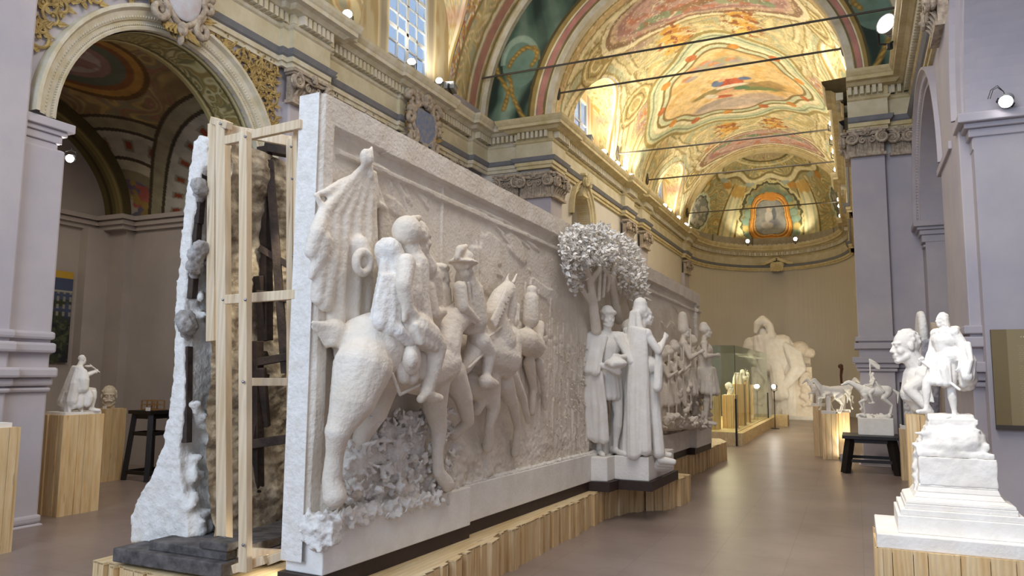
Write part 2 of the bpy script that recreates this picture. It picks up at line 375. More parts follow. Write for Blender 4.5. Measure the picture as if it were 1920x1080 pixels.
# dentils along the path
dn = MB()
for i in range(len(path)-1):
    a = Vector(path[i]); b_ = Vector(path[i+1]); d = b_-a; Ln = d.length; d.normalize(); nn = Vector((d.y, -d.x))
    if a.y < 1 and b_.y < 1: continue
    step = .105; k = max(0, int((Ln+.1)/step))
    for j in range(k):
        q = a+d*(j+.5)*Ln/k
        if q.y < 2: continue
        T = Matrix(((d.x, nn.x, 0, q.x), (d.y, nn.y, 0, q.y), (0, 0, 1, 0), (0, 0, 0, 1)))
        dn.box(-.03, .03, .06, .18, 6.49, 6.625, T)
struct(dn.build('trim_dentils', 'stone'))

# pilasters: shaft, base mouldings, high pedestal
def pilaster(mb, x0, x1, y0, y1, ztop, ky0=1.0, zo=0.0):
    mb.box(x0, x1, y0, y1, 0, ztop)
    ky = ky0
    for z0, z1, o in ((0, .12, .07), (.12, .2, .04), (1.5+zo, 1.55+zo, .04), (1.64+zo, 1.74+zo, .11), (1.56+zo, 1.64+zo, .06), (1.88+zo, 1.98+zo, .07), (2.01+zo, 2.09+zo, .05)):
        mb.box(x0-o, x1+o, y0-o, y1+o*ky, z0, z1)
pl = MB(); pilaster(pl, LW-.1, LW+.12, 3.75, 4.5, 5.4, .5, -.13); pilaster(pl, LW-.6, LW+.04, 3.5, 4.95, 3.8, .2, -.13); pilaster(pl, LW-.1, LW+.15, 8.08, 8.78, 5.4); pilaster(pl, LW-.6, LW+.03, 7.72, 9.95, 3.8)
struct(pl.build('trim_pilasters_left', 'wall', bevel=.03))
pl = MB(); pilaster(pl, -6.3, -5.64, 14.34, 15.0, 5.3); pilaster(pl, -6.9, -6.2, 14.36, 15, 5.3); pilaster(pl, -5.8, -5.58, 19.6, 20.4, 5.3); pilaster(pl, -5.8, -5.58, 21.4, 22.2, 5.3); pilaster(pl, -5.8, -5.58, 27.6, 28.4, 5.3)
struct(pl.build('trim_pilasters_choir', 'wall', bevel=.012))
pl = MB(); pilaster(pl, .06, .6, 14.22, 15.0, 5.45, 1, .17); pilaster(pl, .5, RW, 14.36, 15.0, 5.45, 1, .17); pilaster(pl, RW-.1, RW+.3, 8.5, 10.15, 5.4)
struct(pl.build('trim_pilasters_right', 'wall', bevel=.012))
# skirting
sk = MB(); sk.box(LW-.62, LW+.2, 3.4, 5.02, 0, .03); sk.box(LW-1.3, LW-.6, 4.6, 5.5, 0, .02)
struct(sk.build('baseboard_left', 'black'))
# imposts
im = MB()
def impost(mb, x0, x1, y0, y1, z, kx=1.0):
    for a, b_, o in ((z-.42, z-.38, .02), (z-.34, z-.22, .04), (z-.22, z-.14, .08), (z-.14, z-.09, .13), (z-.09, z, .2)):
        o *= .75; mb.box(x0-o*kx, x1+o*kx, y0-o, y1+o, a, b_)
impost(im, LW-.6, LW-.01, 3.9, 4.85, 4.08, .7); impost(im, LW-.6, LW-.01, 7.72, 7.95, 4.08, .7)
struct(im.build('trim_impost_left', 'wall', bevel=.01))
im = MB(); impost(im, RW-.02, RW+.5, 13.92, 14.2, 4.12); impost(im, RW+.02, RW+2.5, 8.34, 8.5, 4.12); impost(im, RW+.02, RW+.45, 9.2, 10.18, 4.1)
struct(im.build('trim_impost_right', 'wall', bevel=.01))

# archivolts swept round the openings
def archivolt(mb, X, c, r, zs, sgn, prof, e=1.0, n=40):
    ring = []
    for i in range(n+1):
        a = PI*i/n
        ring.append([(X+sgn*o_, c-(r+dr)*math.cos(a), zs+e*(r+dr)*math.sin(a)) for dr, o_ in prof])
    k = len(prof); vs = [p for q in ring for p in q]
    mb.add(vs, [(i*k+j, i*k+j+1, (i+1)*k+j+1, (i+1)*k+j) for i in range(n) for j in range(k-1)])
avp = [(0, -.05), (0, .05), (.03, .06), (.06, .04), (.10, .04), (.11, .07), (.17, .09), (.2, .1), (.23, .15), (.27, .15), (.27, -.05)]
av = MB(); archivolt(av, LW, 6.25, 1.44, 4.1, 1, avp)
for i in range(130):
    a = PI*(i+.5)/130; av.ell((LW+.075, 6.25-(1.44+.135)*math.cos(a), 4.1+(1.44+.135)*math.sin(a)), (.02, .012, .018), n=6, m=4)
for i in range(160):
    a = PI*(i+.5)/160; av.ell((LW+.06, 6.25-(1.44+.055)*math.cos(a), 4.1+(1.44+.055)*math.sin(a)), (.012, .01, .01), n=5, m=4)
struct(av.build('trim_archivolt_left', 'stone'))
av = MB(); archivolt(av, LW, 11.55, 1.53, 4.1, 1, avp); struct(av.build('trim_archivolt_far_left', 'stone'))
av = MB(); archivolt(av, RW, 12.05, 1.85, 4.1, -1, avp, .85)
for i in range(110):
    a = PI*(i+.5)/110; av.ell((RW-.075, 12.05-(1.85+.135)*math.cos(a), 4.1+.85*(1.85+.135)*math.sin(a)), (.025, .02, .025), n=6, m=4)
archivolt(av, RW, 6.2, 2.1, 4.15, -1, avp, .85)
struct(av.build('trim_archivolt_right', 'wall'))
# arched recess high in the choir wall
rc = MB()
for yc in (16.4,):
    archivolt(rc, -5.7, yc, .62, 5.15, 1, [(0, -.3), (0, .03), (.05, .04), (.07, .07), (.14, .08), (.16, .12), (.2, .12), (.2, -.05)], 1.1)
struct(rc.build('trim_recess_arch', 'stoneg'))

# ============================================================ PAINTED VAULTS
def vault(name, xc, zc, Rr, y0, y1, lun, paint, dx=.026, dy=.028, a0=0, a1=PI):
    na = int(Rr*(a1-a0)/dx); ny = int((y1-y0)/dy)
    A, Y = np.meshgrid(np.linspace(a0, a1, na), np.linspace(y0, y1, ny))
    X = xc-Rr*np.cos(A); Z = zc+Rr*np.sin(A)
    P = paint(A*Rr, Y)
    keep = np.ones(A.shape, bool)
    for yc, rw, zs in lun:
        inside = (((Y-yc)**2+np.maximum(Z-zs, 0)**2) < rw*rw) & (np.abs(A-PI/2) > .2) & (Z < zs+rw)
        keep &= ~inside
    o = grid_mesh(name, np.stack([X, Y, Z], -1), P.c, 'fresco', keep=keep, flip=True)
    return struct(o)
def lunette(name, xc, zc, Rr, yc, rw, zs, xwall, side, cols, wy, wz0, wz1):
    """small cross vault cut into the big one, its end wall and the window opening"""
    nt_, nx = 90, 40; L0 = zs-zc; Ltot = 2*L0+PI*rw
    s_ = np.linspace(0, Ltot, nt_); y = np.where(s_ < L0, yc-rw, np.where(s_ > L0+PI*rw, yc+rw, yc-rw*np.cos(np.clip((s_-L0)/rw, 0, PI))))
    z = np.where(s_ < L0, zc+s_, np.where(s_ > L0+PI*rw, zc+Ltot-s_, zs+rw*np.sin(np.clip((s_-L0)/rw, 0, PI))))
    xe = xc+side*np.sqrt(np.maximum(Rr*Rr-(z-zc)**2, 0.01)); k = np.linspace(0, 1, nx)[:, None]
    X = xwall*(1-k)+(xe)*k; Yg = np.repeat(y[None], nx, 0); Z = np.repeat(z[None], nx, 0)
    S = np.repeat(s_[None], nx, 0); P = Paint(S, X, 'dccf9c')
    P.scrolls(ss(.0, .1, S), ['e8dcae', 'b79a55', 'a7b094'], 3, 4, .12)
    P.line(np.abs(X-xe[None]), .07, 'a98f52'); P.line(np.abs(X-xe[None])-.1, .05, 'efe6c4')
    for q in (.25, .75): P.put(np.exp(-((S/Ltot-q)/.03)**2), 'b4857a', .6)
    grp = [struct(grid_mesh(name, np.stack([X, Yg, Z], -1), P.c, 'fresco'))]
    # end wall as a painted grid with the window left open
    Yw, Zw = np.meshgrid(np.linspace(yc-rw, yc+rw, 110), np.linspace(zc, zs+rw, 110)); Xw = np.full(Yw.shape, xwall)
    ins = ((Yw-yc)**2+np.maximum(Zw-zs, 0)**2) < (rw+.02)**2
    hole = (np.abs(Yw-wy[0]) < wy[1]) & (Zw > wz0) & (Zw < wz1)
    P = Paint(Yw, Zw, cols[0]); dd = np.abs(np.abs(Yw-wy[0])-wy[1]-.14)
    P.line(dd, .11, cols[1], .8); P.line(dd-.16, .04, cols[2], .8)
    P.put(ss(.45, .6, fbm(Yw*5, Zw*1.2, 3))*(np.abs(Yw-wy[0]) > wy[1]+.3), cols[3], .7)
    struct(grid_mesh(name, np.stack([Xw, Yw, Zw], -1), P.c, 'fresco', keep=ins & ~hole))

CR = 2.91
def paint_choir(a, Y):
    """a: metres along the vault from the left springing, Y: metres along the church"""
    P = Paint(a, Y, 'dccd9a'); T = CR*PI; deg = a/T*180; dm = np.minimum(deg, 180-deg)
    warp = (fbm(a*1.1+3, Y*1.1, 3)-.5)
    P.scrolls(np.ones_like(a), ['ead9a6', 'c9b679', 'b0b391', 'dcc18e'], 1.1, 11, .16)
    # pale green painted architecture: stepped cornices that run along the springing and across
    for yc in (17.2, 25.4):                                     # volutes and shells round the lunettes
        d = np.sqrt((Y-yc)**2+(np.minimum(a, T-a)*1.05)**2)
        P.rings(P.U, 0, [])
        for r0, w_, c in ((1.95, .10, 'efe3bd'), (2.08, .05, '97814a'), (2.2, .12, 'b9c0a0'), (2.34, .04, '8d7a45'), (2.5, .14, 'e9dcae'), (2.66, .05, 'a88e55'), (1.82, .05, '9c8650')):
            P.line(d-r0-.25*warp, w_, c, .9)
    d = np.abs(Y-21.35)                                         # the broad rib between the lunettes
    low = 1-ss(50, 60, dm)
    for r0, w_, c in ((0, .55, 'cdd0b0'), (.3, .05, 'f2e8c4'), (.62, .06, '9d8a52'), (.75, .08, 'eee2b8'), (.95, .05, 'a8935a')):
        P.put((1-ss(w_*.7, w_, np.abs(d-r0)))*low, c, .85)
    P.put((1-ss(.2, .25, d))*low*ss(.48, .56, fbm(a*5, Y*5, 3)), '9aa58c', .8)
    # band of stepped coffers at 40-52 degrees
    for d0, c, w_ in ((41, 'f0e4bd', 1.4), (43.2, '94804a', .7), (45, 'cbbd8a', 1.6), (47.5, 'f1e6c2', 1.1), (49.4, '8c7a47', .6)):
        P.line(dm-d0-6*warp-2.2*np.sign(np.sin(Y*2.3)), w_, c, .8)
    st = (np.abs(((Y*1.8+dm*.12) % 1)-.5) < .1) & (dm > 30) & (dm < 42); P.put(st.astype(float), 'b59f66', .6)
    # trompe-l'oeil pedestals with shells (the round brown pieces)
    for yc, s in ((15.9, 0), (15.9, 1), (19.0, 0), (27.0, 0), (27.0, 1)):
        ac = 1.9 if not s else T-1.9
        dd = P.disc(ac, yc, .75, .62, 'b59c5a', .7, wob=.15)
        for r in (.3, .5, .7, .88): P.line((dd-r)*.7, .035, 'efe0ac' if r in (.3, .7) else '80683a')
    # flowers and mauve garlands
    for (dg, y) in ((58, 16.4), (118, 16.2), (62, 26.2), (118, 26.2), (40, 20.2), (140, 20.0), (66, 15.3), (112, 15.3)):
        x = dg/180*T; m = (1-ss(.3, .75, np.hypot(a-x, (Y-y)*.8)))*ss(.42, .56, fbm(a*6+dg, Y*6, 3)); P.put(m, 'a07c80', .85)
        P.put((1-ss(.3, .6, np.hypot(a-x, Y-y)))*ss(.56, .62, fbm(a*9, Y*9+dg, 2)), 'c8683c', .7)
    # pink clouded compartments at both ends of the crown
    for y, s in ((15.9, 1), (26.9, -1)):
        d = P.disc(T/2, y, 2.25, .95, 'c99f98', .95, wob=.13, ws=1.3)
        P.line((d-.97), .05, '8c6a50'); P.line(d-1.06, .06, 'efe4c0'); P.line(d-1.15, .03, 'a38b50'); P.line(d-.78, .05, 'a87a76')
        for k in range(5): P.disc(T/2+(k-2)*.62, y+s*(.35+.1*(k % 2)), .42, .16, ['7e9472', '8fa37e', '688060', '9cab84', '7e9472'][k], .9, wob=.5, ws=5)
        P.put((1-ss(.7, .8, d))*ss(.55, .62, fbm(a*4, Y*4, 3)), 'bb5c38', .55)
    # gold acanthus on both sides
    for dg, y, r in ((72, 17.5, .5), (104, 17.5, .5), (74, 25.1, .45), (103, 25.3, .45), (48, 21.4, .35), (131, 21.4, .35)):
        x = dg/180*T
        for k in range(6): P.disc(x+.12*math.sin(k*2.1), y+(k-2.5)*r*.38, r*.62, r*.3, ['e2a23c', 'c9822c', 'edbb58'][k % 3], .95, wob=.55, ws=6, rot=.5*math.sin(k))
        P.put((1-ss(r*.8, r*1.2, np.hypot(a-x, (Y-y)*.6)))*(fbm(a*8, Y*8, 2) > .6), '8a3f1c', .8)
    # the great medallion
    u = (a-T*.485)/2.05; v = (Y-21.25)/2.35; ang = np.arctan2(v, u); rr = np.sqrt(u*u+v*v)/(1+.07*np.cos(4*ang)+.05*np.cos(8*ang+.4))
    for r0, r1, c in ((.0, 1.34, 'dbd0a2'), (1.28, 1.34, '9c8a50'), (1.14, 1.26, 'c5cfae'), (1.2, 1.23, '8a9170'), (1.06, 1.12, 'f2e9c8'), (1.01, 1.05, '7e6e3c'), (.92, 1.0, 'c9d1b2')):
        P.put((rr >= r0)*(rr < r1), c)
    for k in range(12):
        an = k*PI/6+.2; P.put((np.hypot(u-1.02*math.cos(an), v-1.02*math.sin(an)) < .075)*1.0, 'd98a34' if k % 2 else 'c2622e', .9)
    ins = (rr < .92)*1.0
    P.put(ins, 'e2bf84'); P.put(ins*ss(.35, .7, fbm(a*1.5, Y*1.5, 4)), 'eed0a0', .8)
    P.put(ins*ss(.58, .68, fbm(a*3, Y*3, 3)), 'd3a055', .6)
    P.put(ins*ss(.35, .8, v+.25*(fbm(a*2, Y*2)-.5)), 'e8cdb8'); P.put(ins*ss(.45, .7, v)*(1-ss(.8, .95, v)), 'b8a9a4', .7)
    P.put(ins*(1-ss(.1, .45, np.hypot(u*.7+.05, (v+.62)*2.0)+.3*(fbm(a*4, Y*4)-.5))), '9fa38a', .9)
    def blob(x, y, rx, ry, c, k=1, wob=.25, rot=0): P.disc(T*.485+x*2.05, 21.25+y*2.35, rx*2.05, ry*2.35, c, k, wob=wob, ws=5, rot=rot)
    for x, y in ((-.38, -.66), (-.2, -.72), (-.1, -.62), (.12, -.66), (-.5, -.5)): blob(x, y, .09, .06, 'c98a5e'); blob(x+.05, y+.05, .1, .05, 'a99a9a')
    blob(.25, .22, .55, .13, '8d7446', .9); blob(-.3, .18, .3, .08, '8a7a4c', .9); blob(.55, .12, .22, .12, 'a8854a', .9); blob(.28, .3, .34, .07, '6f7f4a')
    blob(.0, .02, .2, .13, 'b3462c'); blob(.08, .0, .1, .1, 'c75a3a'); blob(-.17, -.03, .08, .1, '5a6f9a'); blob(.2, -.05, .1, .06, '56689a'); blob(0, .13, .22, .06, 'e9dccc'); blob(-.1, -.1, .05, .05, 'dba67a')
    blob(-.05, .28, .2, .07, 'd8a07c'); blob(.05, .33, .12, .05, 'e2b28c'); blob(-.2, .4, .2, .05, 'c4573a', rot=.5); blob(.12, .25, .13, .07, '4f7550'); blob(-.32, .3, .06, .14, 'e6dcc8', rot=-.6)
    blob(-.35, .55, .3, .1, 'a99a98', .8); blob(.35, .55, .3, .1, 'c2a89c', .8)
    P.line((rr-.92)*1.2, .03, '7a6236', .9)
    # ends: border lines against the arches
    for y in (14.5, 28.35):
        for k, (o_, w_, c) in enumerate(((.1, .1, 'e9dcae'), (.22, .03, '8c7640'), (.36, .1, 'd3b27e'), (.5, .03, '8c7640'), (.62, .07, 'f0e5c0'))): P.line(np.abs(Y-y)-o_, w_, c, .95)
    P.scrolls((rr > 1.35)*ss(.42, .6, fbm(a*1.3+9, Y*1.3, 2)), ['8c7748'], 3.2, 41, .035); P.scrolls((rr > 1.35)*1.0, ['f3ead0'], 2.6, 57, .03)
    P.c = P.c*.86+np.array((.9, .86, .74))*.14
    n = fbm(a*7, Y*7, 4); P.c *= (1+.22*(n-.5))[..., None]; P.c *= (1+.14*(fbm(a*25, Y*25, 2)-.5))[..., None]
    return P
LUN = [(17.2, 1.45, 7.25), (25.3, 1.45, 7.25)]
vault('ceiling_choir', -2.79, 6.92, CR, 14.5, 28.4, LUN, paint_choir)
for yc, rw, zs in LUN:
    lunette('ceiling_lunette', -2.79, 6.92, CR, yc, rw, zs, -5.95, -1, ['ddc8a0', 'b9a0a0', 'efe0c0', 'c9a56a'], (yc-.1, .48), 7.15, 8.35)
    lunette('ceiling_lunette', -2.79, 6.92, CR, yc, rw, zs, .37, 1, ['ddd6c0', 'b9b0a0', 'efe8d0', 'c9b58a'], (yc, .48), 7.15, 8.35)

def paint_nave(a, Y):
    P = Paint(a, Y, 'd6c594')
    P.scrolls(np.ones_like(a), ['e4d6aa', 'b39c62', 'a5a38c', 'c9a06c'], .9, 23, .15)
    for k in (13.0,): pass
    for o_, w_, c in ((.0, .12, 'e9dfbd'), (.16, .04, '8a7644'), (.42, .17, 'c08a7a'), (.26, .03, 'ead9b6'), (.62, .04, 'efe4c4'), (.72, .04, '96814a'), (1.0, .06, 'cdbd88'), (1.25, .05, '8d7a48')):
        P.line(np.abs(Y-14.35)-o_, w_, c, .95)
    m = ((14.35-Y) > 1.3)*((14.35-Y) < 2.3); P.scrolls(m*1.0, ['a24a3a', '8d8a84', 'efe4c8', 'c9953c'], 2.2, 5, .12)
    n = fbm(a*7, Y*7, 4); P.c *= (1+.16*(n-.5))[..., None]
    return P
vault('ceiling_nave', -3.09, 6.9, 4.23, 3, 14.4, [(11.35, 1.5, 8.3)], paint_nave, .04, .04)
lunette('ceiling_nave_lunette', -3.09, 6.9, 4.23, 11.35, 1.5, 8.3, LW, -1, ['cfc09a', 'a59a86', 'e9dcb4', 'b59a6a'], (11.35, .66), 6.95, 9.45)

# green drapery painted on the wall round the choir arch
def drape():
    th, r = np.meshgrid(np.linspace(0, PI, 620), np.linspace(CR, 4.26, 120))
    k = (r-CR)/(4.26-CR); cx_ = -2.79*(1-k)-3.09*k; X = cx_-r*np.cos(th); Z = 6.92+r*np.sin(th)
    U = np.minimum(X+3, 9)*1.0; P = Paint(X, Z, '4a6656'); s = np.minimum(X+7.4, 1.6-X)
    wv = fbm(X*.9+2, Z*.7, 3); f = np.sin(s*7.5+1.6*np.sin(Z*1.1+1)+4*wv)
    P.put(ss(-.2, .9, f), '78947f', .75); P.put(ss(.55, 1, f), 'a3b5a0', .7); P.put(ss(.2, .9, -f), '1f2f27', .9)
    g = np.sin(s*3.2-Z*2.0+4*fbm(X+5, Z, 2)); P.put(ss(.5, 1, g), '8fa790', .5); P.put(ss(.6, 1, -g), '24362c', .6)
    P.put(ss(8.3, 9.2, Z)*.55, '2a3d33', .8); P.disc(0, 0, .1, .1, '000000', 0)
    d0 = np.hypot((s-1.0)/.42, (Z-8.3)/.55); P.put((d0 < 1)*1.0, '6f8b7a', .9); P.put((1-ss(.1, .18, np.abs(d0-.98)))*(Z > 8.3), 'a9bba6', .7)
    for pts in (((.27, 8.9), (.35, 8.56), (.42, 8.3), (.5, 8.06), (.62, 7.88), (.72, 7.69), (.69, 7.5), (.61, 7.31)), ((.74, 8.25), (.82, 8.4), (.92, 8.49), (1.05, 8.59), (1.17, 8.62), (1.33, 8.58), (1.41, 8.48), (1.37, 8.32), (1.28, 8.2)), ((.72, 8.05), (.78, 7.88), (.82, 7.6), (.9, 7.42), (1.0, 7.2), (1.12, 7.0)), ((1.3, 7.7), (1.42, 7.35), (1.6, 7.05))):
        for (a_, z0), (b_, z1) in zip(pts[:-1], pts[1:]):
            dx, dz = b_-a_, z1-z0; t = np.clip(((s-a_)*dx+(Z-z0)*dz)/(dx*dx+dz*dz), 0, 1); dd = np.hypot(s-a_-t*dx, Z-z0-t*dz)+.03*(fbm(s*12, Z*12, 2)-.5)
            P.put(1-ss(.03, .075, dd), '8c6f34', .8); P.put(1-ss(.0, .035, dd+.02*np.sin(Z*60+s*40)), 'c9a24c', .8)
    d = r-CR
    for o_, w_, c in ((.05, .06, 'ece0b6'), (.115, .02, '85703c'), (.2, .075, 'c4897a'), (.285, .02, 'efe2bc'), (.34, .05, 'a98f52'), (.41, .03, '5b4c28')): P.line(d-o_, w_, c)
    P.line(4.26-r-.04, .05, 'e9dfbd'); P.line(4.26-r-.12, .03, '7b683a')
    P.c *= (1+.2*(fbm(X*6, Z*6, 3)-.5))[..., None]
    Y = np.full(X.shape, 14.42)
    struct(grid_mesh('wall_choir_arch', np.stack([X, Y, Z], -1), P.c, 'fresco', smooth=False, flip=True))
drape()
aw = MB(); archivolt(aw, 0, 0, 0, 0, 1, [(0, 0), (0, 0)])
# choir arch reveal between the drapery wall and the vault, and the arch before the apse
def ring_y(name, xc, zc, r, y0, y1, m, dr=.0, n=60):
    mb = MB(); vs = []
    for i in range(n+1):
        a = PI*i/n; c, s = math.cos(a), math.sin(a)
        vs += [(xc-(r+dr)*c, y0, zc+(r+dr)*s), (xc-r*c, y0, zc+r*s), (xc-r*c, y1, zc+r*s), (xc-(r+dr)*c, y1, zc+(r+dr)*s)]
    mb.add(vs, [(4*i+j, 4*i+j+1, 4*i+4+j+1, 4*i+4+j) for i in range(n) for j in range(3)])
    return struct(mb.build(name, m, smooth=False))
ring_y('trim_choir_arch', -2.79, 6.92, CR-.06, 14.36, 14.56, 'stone', .12)
ring_y('trim_choir_arch_outer', -3.09, 6.92, 4.1, 14.3, 14.42, 'stone', .12)
ring_y('trim_apse_arch', -2.79, 6.92, CR-.12, 28.25, 28.45, 'stoneg', .14)

def paint_dome():
    ph, el = np.meshgrid(np.linspace(0, PI, 430), np.linspace(0, PI/2, 210)[:-1])
    X = AX-AA*np.cos(el)*np.cos(ph); Y = AY+AB*np.cos(el)*np.sin(ph); Z = 6.92+2.93*np.sin(el)
    U = np.degrees(ph)/10; V = np.degrees(el)/10; P = Paint(U, V, 'c4b47c')
    P.scrolls(np.ones_like(U), ['d9ca94', '9c8c58', '9aa486', 'b99a5a'], .8, 31, .15)
    for u0 in (0.2, 5.2, 12.2, 17.6):                                                     # painted ribs
        for w_, c in ((.75, 'd9cb98'), (.5, 'b3b894'), (.3, 'e5d9ac')): P.put((1-ss(w_*.8, w_, np.abs(U-u0-.12*(V-3))))*(1-ss(4.6, 5, V)), c, .9)
        for s in (-.75, .75): P.put((1-ss(.05, .1, np.abs(U-u0-.12*(V-3)-s)))*(1-ss(4.6, 5, V)), '75663a')
        P.disc(u0+.15, 4.4, .9, .6, 'c9a050', .9, wob=.5, ws=3)
    P.put(1-ss(.1, .16, np.abs(V-5.2-.3*np.cos(U*1.4))), '8a7845'); P.put(1-ss(.15, .25, np.abs(V-5.5-.3*np.cos(U*1.4))), 'e8dcb0'); P.put(1-ss(.05, .1, np.abs(V-5.85-.3*np.cos(U*1.4))), '8a7845')
    for u0 in (3, 6.6, 10.5, 14.4): P.disc(u0, 5.0, .8, .22, 'a9b4a6', .9, wob=.2); P.disc(u0+.8, 4.7, .6, .3, 'c98a34', .8, wob=.5)
    P.put(ss(7.4, 7.5, V), 'b9a77c'); P.scrolls(ss(7.5, 7.6, V), ['a07868', 'd8cba0', '8e8a68'], .7, 3); P.put(1-ss(.05, .12, np.abs(V-7.3)), '6e5f34'); P.put(1-ss(.05, .12, np.abs(V-6.9)), 'e0d4a4')
    for u0 in (1.6, 15.9):                                                                # side roundels
        d = P.disc(u0, 2.0, 1.5, 1.5, '9aa592', wob=.14); P.line(d-.95, .09, 'cfd6ba'); P.line(d-.83, .04, '59604a'); P.put((d < .8)*1.0, '8b8c82'); P.put((d < .75)*(fbm(U*3, V*3, 3) > .52), 'bfbcb2', .9)
    # grey-green ground round the central frame
    P.disc(8.65, 2.6, 2.6, 2.6, '6f7c64', .95, wob=.1); d = P.disc(8.65, 2.6, 2.6, 2.6, '6f7c64', 0, wob=.1); P.line(d-1.0, .06, '55502e'); P.line(d-1.07, .05, 'd3c690')
    for s in (-1, 1):
        for k in range(6): P.disc(8.65+s*(1.9+.2*math.sin(k)), .9+k*.55, .35, .3, ['8fa690', 'b9a25c', '7e9a86'][k % 3], .9, wob=.5, ws=3)
    x = (U-8.6)/1.65; y = (V-2.35)/1.85; an = np.arctan2(y, x); rr = np.sqrt(x*x+y*y)/(1+.08*np.cos(4*an+PI)+.12*np.maximum(0, -np.sin(an))*np.abs(np.cos(an)))
    for r0, c in ((1.12, '6a4f22'), (1.08, 'c9852e'), (.98, 'e3ad52'), (.93, 'a8642a'), (.86, 'd9a85a'), (.8, '5d5440'), (.77, '98968e')): P.put((rr < r0)*1.0, c)
    P.put((rr < .75)*ss(.4, .6, fbm(U*1.5, V*1.5, 3)), '7e7f7e', .8)
    for (u, v, a_, b_, c) in ((8.6, 2.2, .5, .7, 'c6beb4'), (8.45, 2.9, .2, .22, 'cbb8a4'), (8.9, 1.9, .5, .35, '7f7f84'), (8.3, 1.7, .6, .3, 'bdb6ae'), (8.95, 2.6, .2, .5, '5f646a'), (8.6, 1.2, .9, .25, 'a8a7a2')): P.disc(u, v, a_, b_, c, .9, wob=.3, ws=3)
    P.disc(8.6, 4.0, 1.0, .4, 'd08a30', .95, wob=.4, ws=3); P.disc(8.6, .55, .9, .3, 'c98a3a', .95, wob=.4, ws=3)
    P.put(1-ss(.62, .7, V), 'a39c8c')
    for u0 in (3.7, 7.1, 10.4, 14): P.put((1-ss(.05, .1, np.abs(U-u0)))*(V < .66), '6e6a60')
    P.c *= (1+.18*(fbm(U*4, V*4, 4)-.5))[..., None]
    struct(grid_mesh('ceiling_apse', np.stack([X, Y, Z], -1), P.c, 'fresco'))
paint_dome()

# left chapel: painted barrel vault and dark rib at the back, painted soffit of the nave arch
def paint_chapel():
    th, X = np.meshgrid(np.linspace(0, PI, 330), np.linspace(-11.3, LW-.6, 190))
    Y = 6.45-2.15*np.cos(th); Z = 4.06+1.72*np.sin(th); deg = np.degrees(th); P = Paint(deg/20, X+9.5, 'a08a5c')
    U, V = P.U, P.V
    P.scrolls(np.ones_like(U), ['b89c66', '8c7650', '9a6a5c', '8d8468'], 1.0, 8, .14)
    d = P.disc(4.3, -.1, 1.5, .95, 'a98448'); 
    for r0, c in ((1.1, '6f5228'), (1.02, 'b88a44'), (.9, '8a5c34'), (.8, '6a7060'), (.62, '9c7c78'), (.5, 'b4a6a0')): P.put((d < r0)*1.0, c)
    P.put((d < .5)*ss(.45, .6, fbm(U*3, V*5, 3)), '9a7a72')
    for sgn in (-1, 1):                                      # the stepped, coffered corner pendentives
        ud = (U-4.5)*sgn
        for vc in (-1.55, 1.35):
            q = np.hypot((ud-4.6)*.95, (V-vc)*1.25)/1.25
            for r0, r1, c in ((1.15, 1.35, 'c3bca4'), (1.35, 1.42, '463d2c'), (1.42, 1.95, 'b7b2a4'), (1.95, 2.02, '40382a'), (2.02, 2.25, '9b9478'), (2.25, 2.32, '4a402c'), (.95, 1.15, '8d8468')): P.put((q >= r0)*(q < r1), c, .95)
            a_ = np.arctan2(V-vc, ud-4.6); sq = (np.abs(((a_*4.4) % 1)-.5) < .2)*(np.abs(q-1.68) < .13); P.put(sq*1.0, '8c8672'); sq = (np.abs(((a_*4.4) % 1)-.5) < .12)*(np.abs(q-1.68) < .08); P.put(sq*1.0, '8a4026')
            ins = (q < .95); P.put(ins*1.0, 'b7aaa0'); P.put(ins*ss(.5, .56, fbm(U*2.5, V*3, 3)), 'b05a4c', .9); P.put(ins*ss(.58, .63, fbm(U*4+7, V*4, 3)), '6a6478', .9); P.put(ins*ss(.6, .64, fbm(U*4+17, V*5, 3)), 'a58a48', .9)
    P.c *= (1+.25*(fbm(U*5, V*5, 3)-.5))[..., None]
    struct(grid_mesh('ceiling_chapel', np.stack([X, Y, Z], -1), P.c, 'fresco'))
    # rib
    th, X = np.meshgrid(np.linspace(0, PI, 160), np.linspace(-11.3, -10.85, 24)); Y = 6.45-2.02*np.cos(th); Z = 3.98+1.62*np.sin(th)
    P = Paint(th*2, X, '6c6038'); 
    for o_, c in ((-11.0, '8a7c4c'), (-11.15, '463d22'), (-10.92, '9a8c58')): P.line(X-o_, .04, c)
    struct(grid_mesh('trim_chapel_rib', np.stack([X, Y, Z], -1), P.c, 'fresco'))
    mb = MB(); vs = []
    for i in range(61):
        a = PI*i/60; vs += [(-10.85, 6.45-2.02*math.cos(a), 3.98+1.62*math.sin(a)), (-10.85, 6.45-2.2*math.cos(a), 3.98+1.95*math.sin(a))]
    mb.add(vs, [(2*i, 2*i+1, 2*i+3, 2*i+2) for i in range(60)]); struct(mb.build('trim_chapel_rib_face', mat('olive_paint', '5f5432', .8, .1, 20, .25, 5)))
    th, X = np.meshgrid(np.linspace(0, PI, 300), np.linspace(LW-.62, LW-.02, 60)); Y = 6.25-1.425*np.cos(th); Z = 4.1+1.425*np.sin(th)
    P = Paint(th*1.5, X, 'a39764'); P.scrolls((np.abs(X-LW+.32) < .24)*1.0, ['8a7640', 'c2b78a', '6e6840'], 3.2, 2, .16)
    for o_, c in ((.05, 'd0c69c'), (.1, '5c5430'), (.55, 'cdbf88'), (.5, '5c5430')): P.line(X-LW+o_, .02, c)
    struct(grid_mesh('trim_arch_soffit', np.stack([X, Y, Z], -1), P.c, 'fresco'))
paint_chapel()

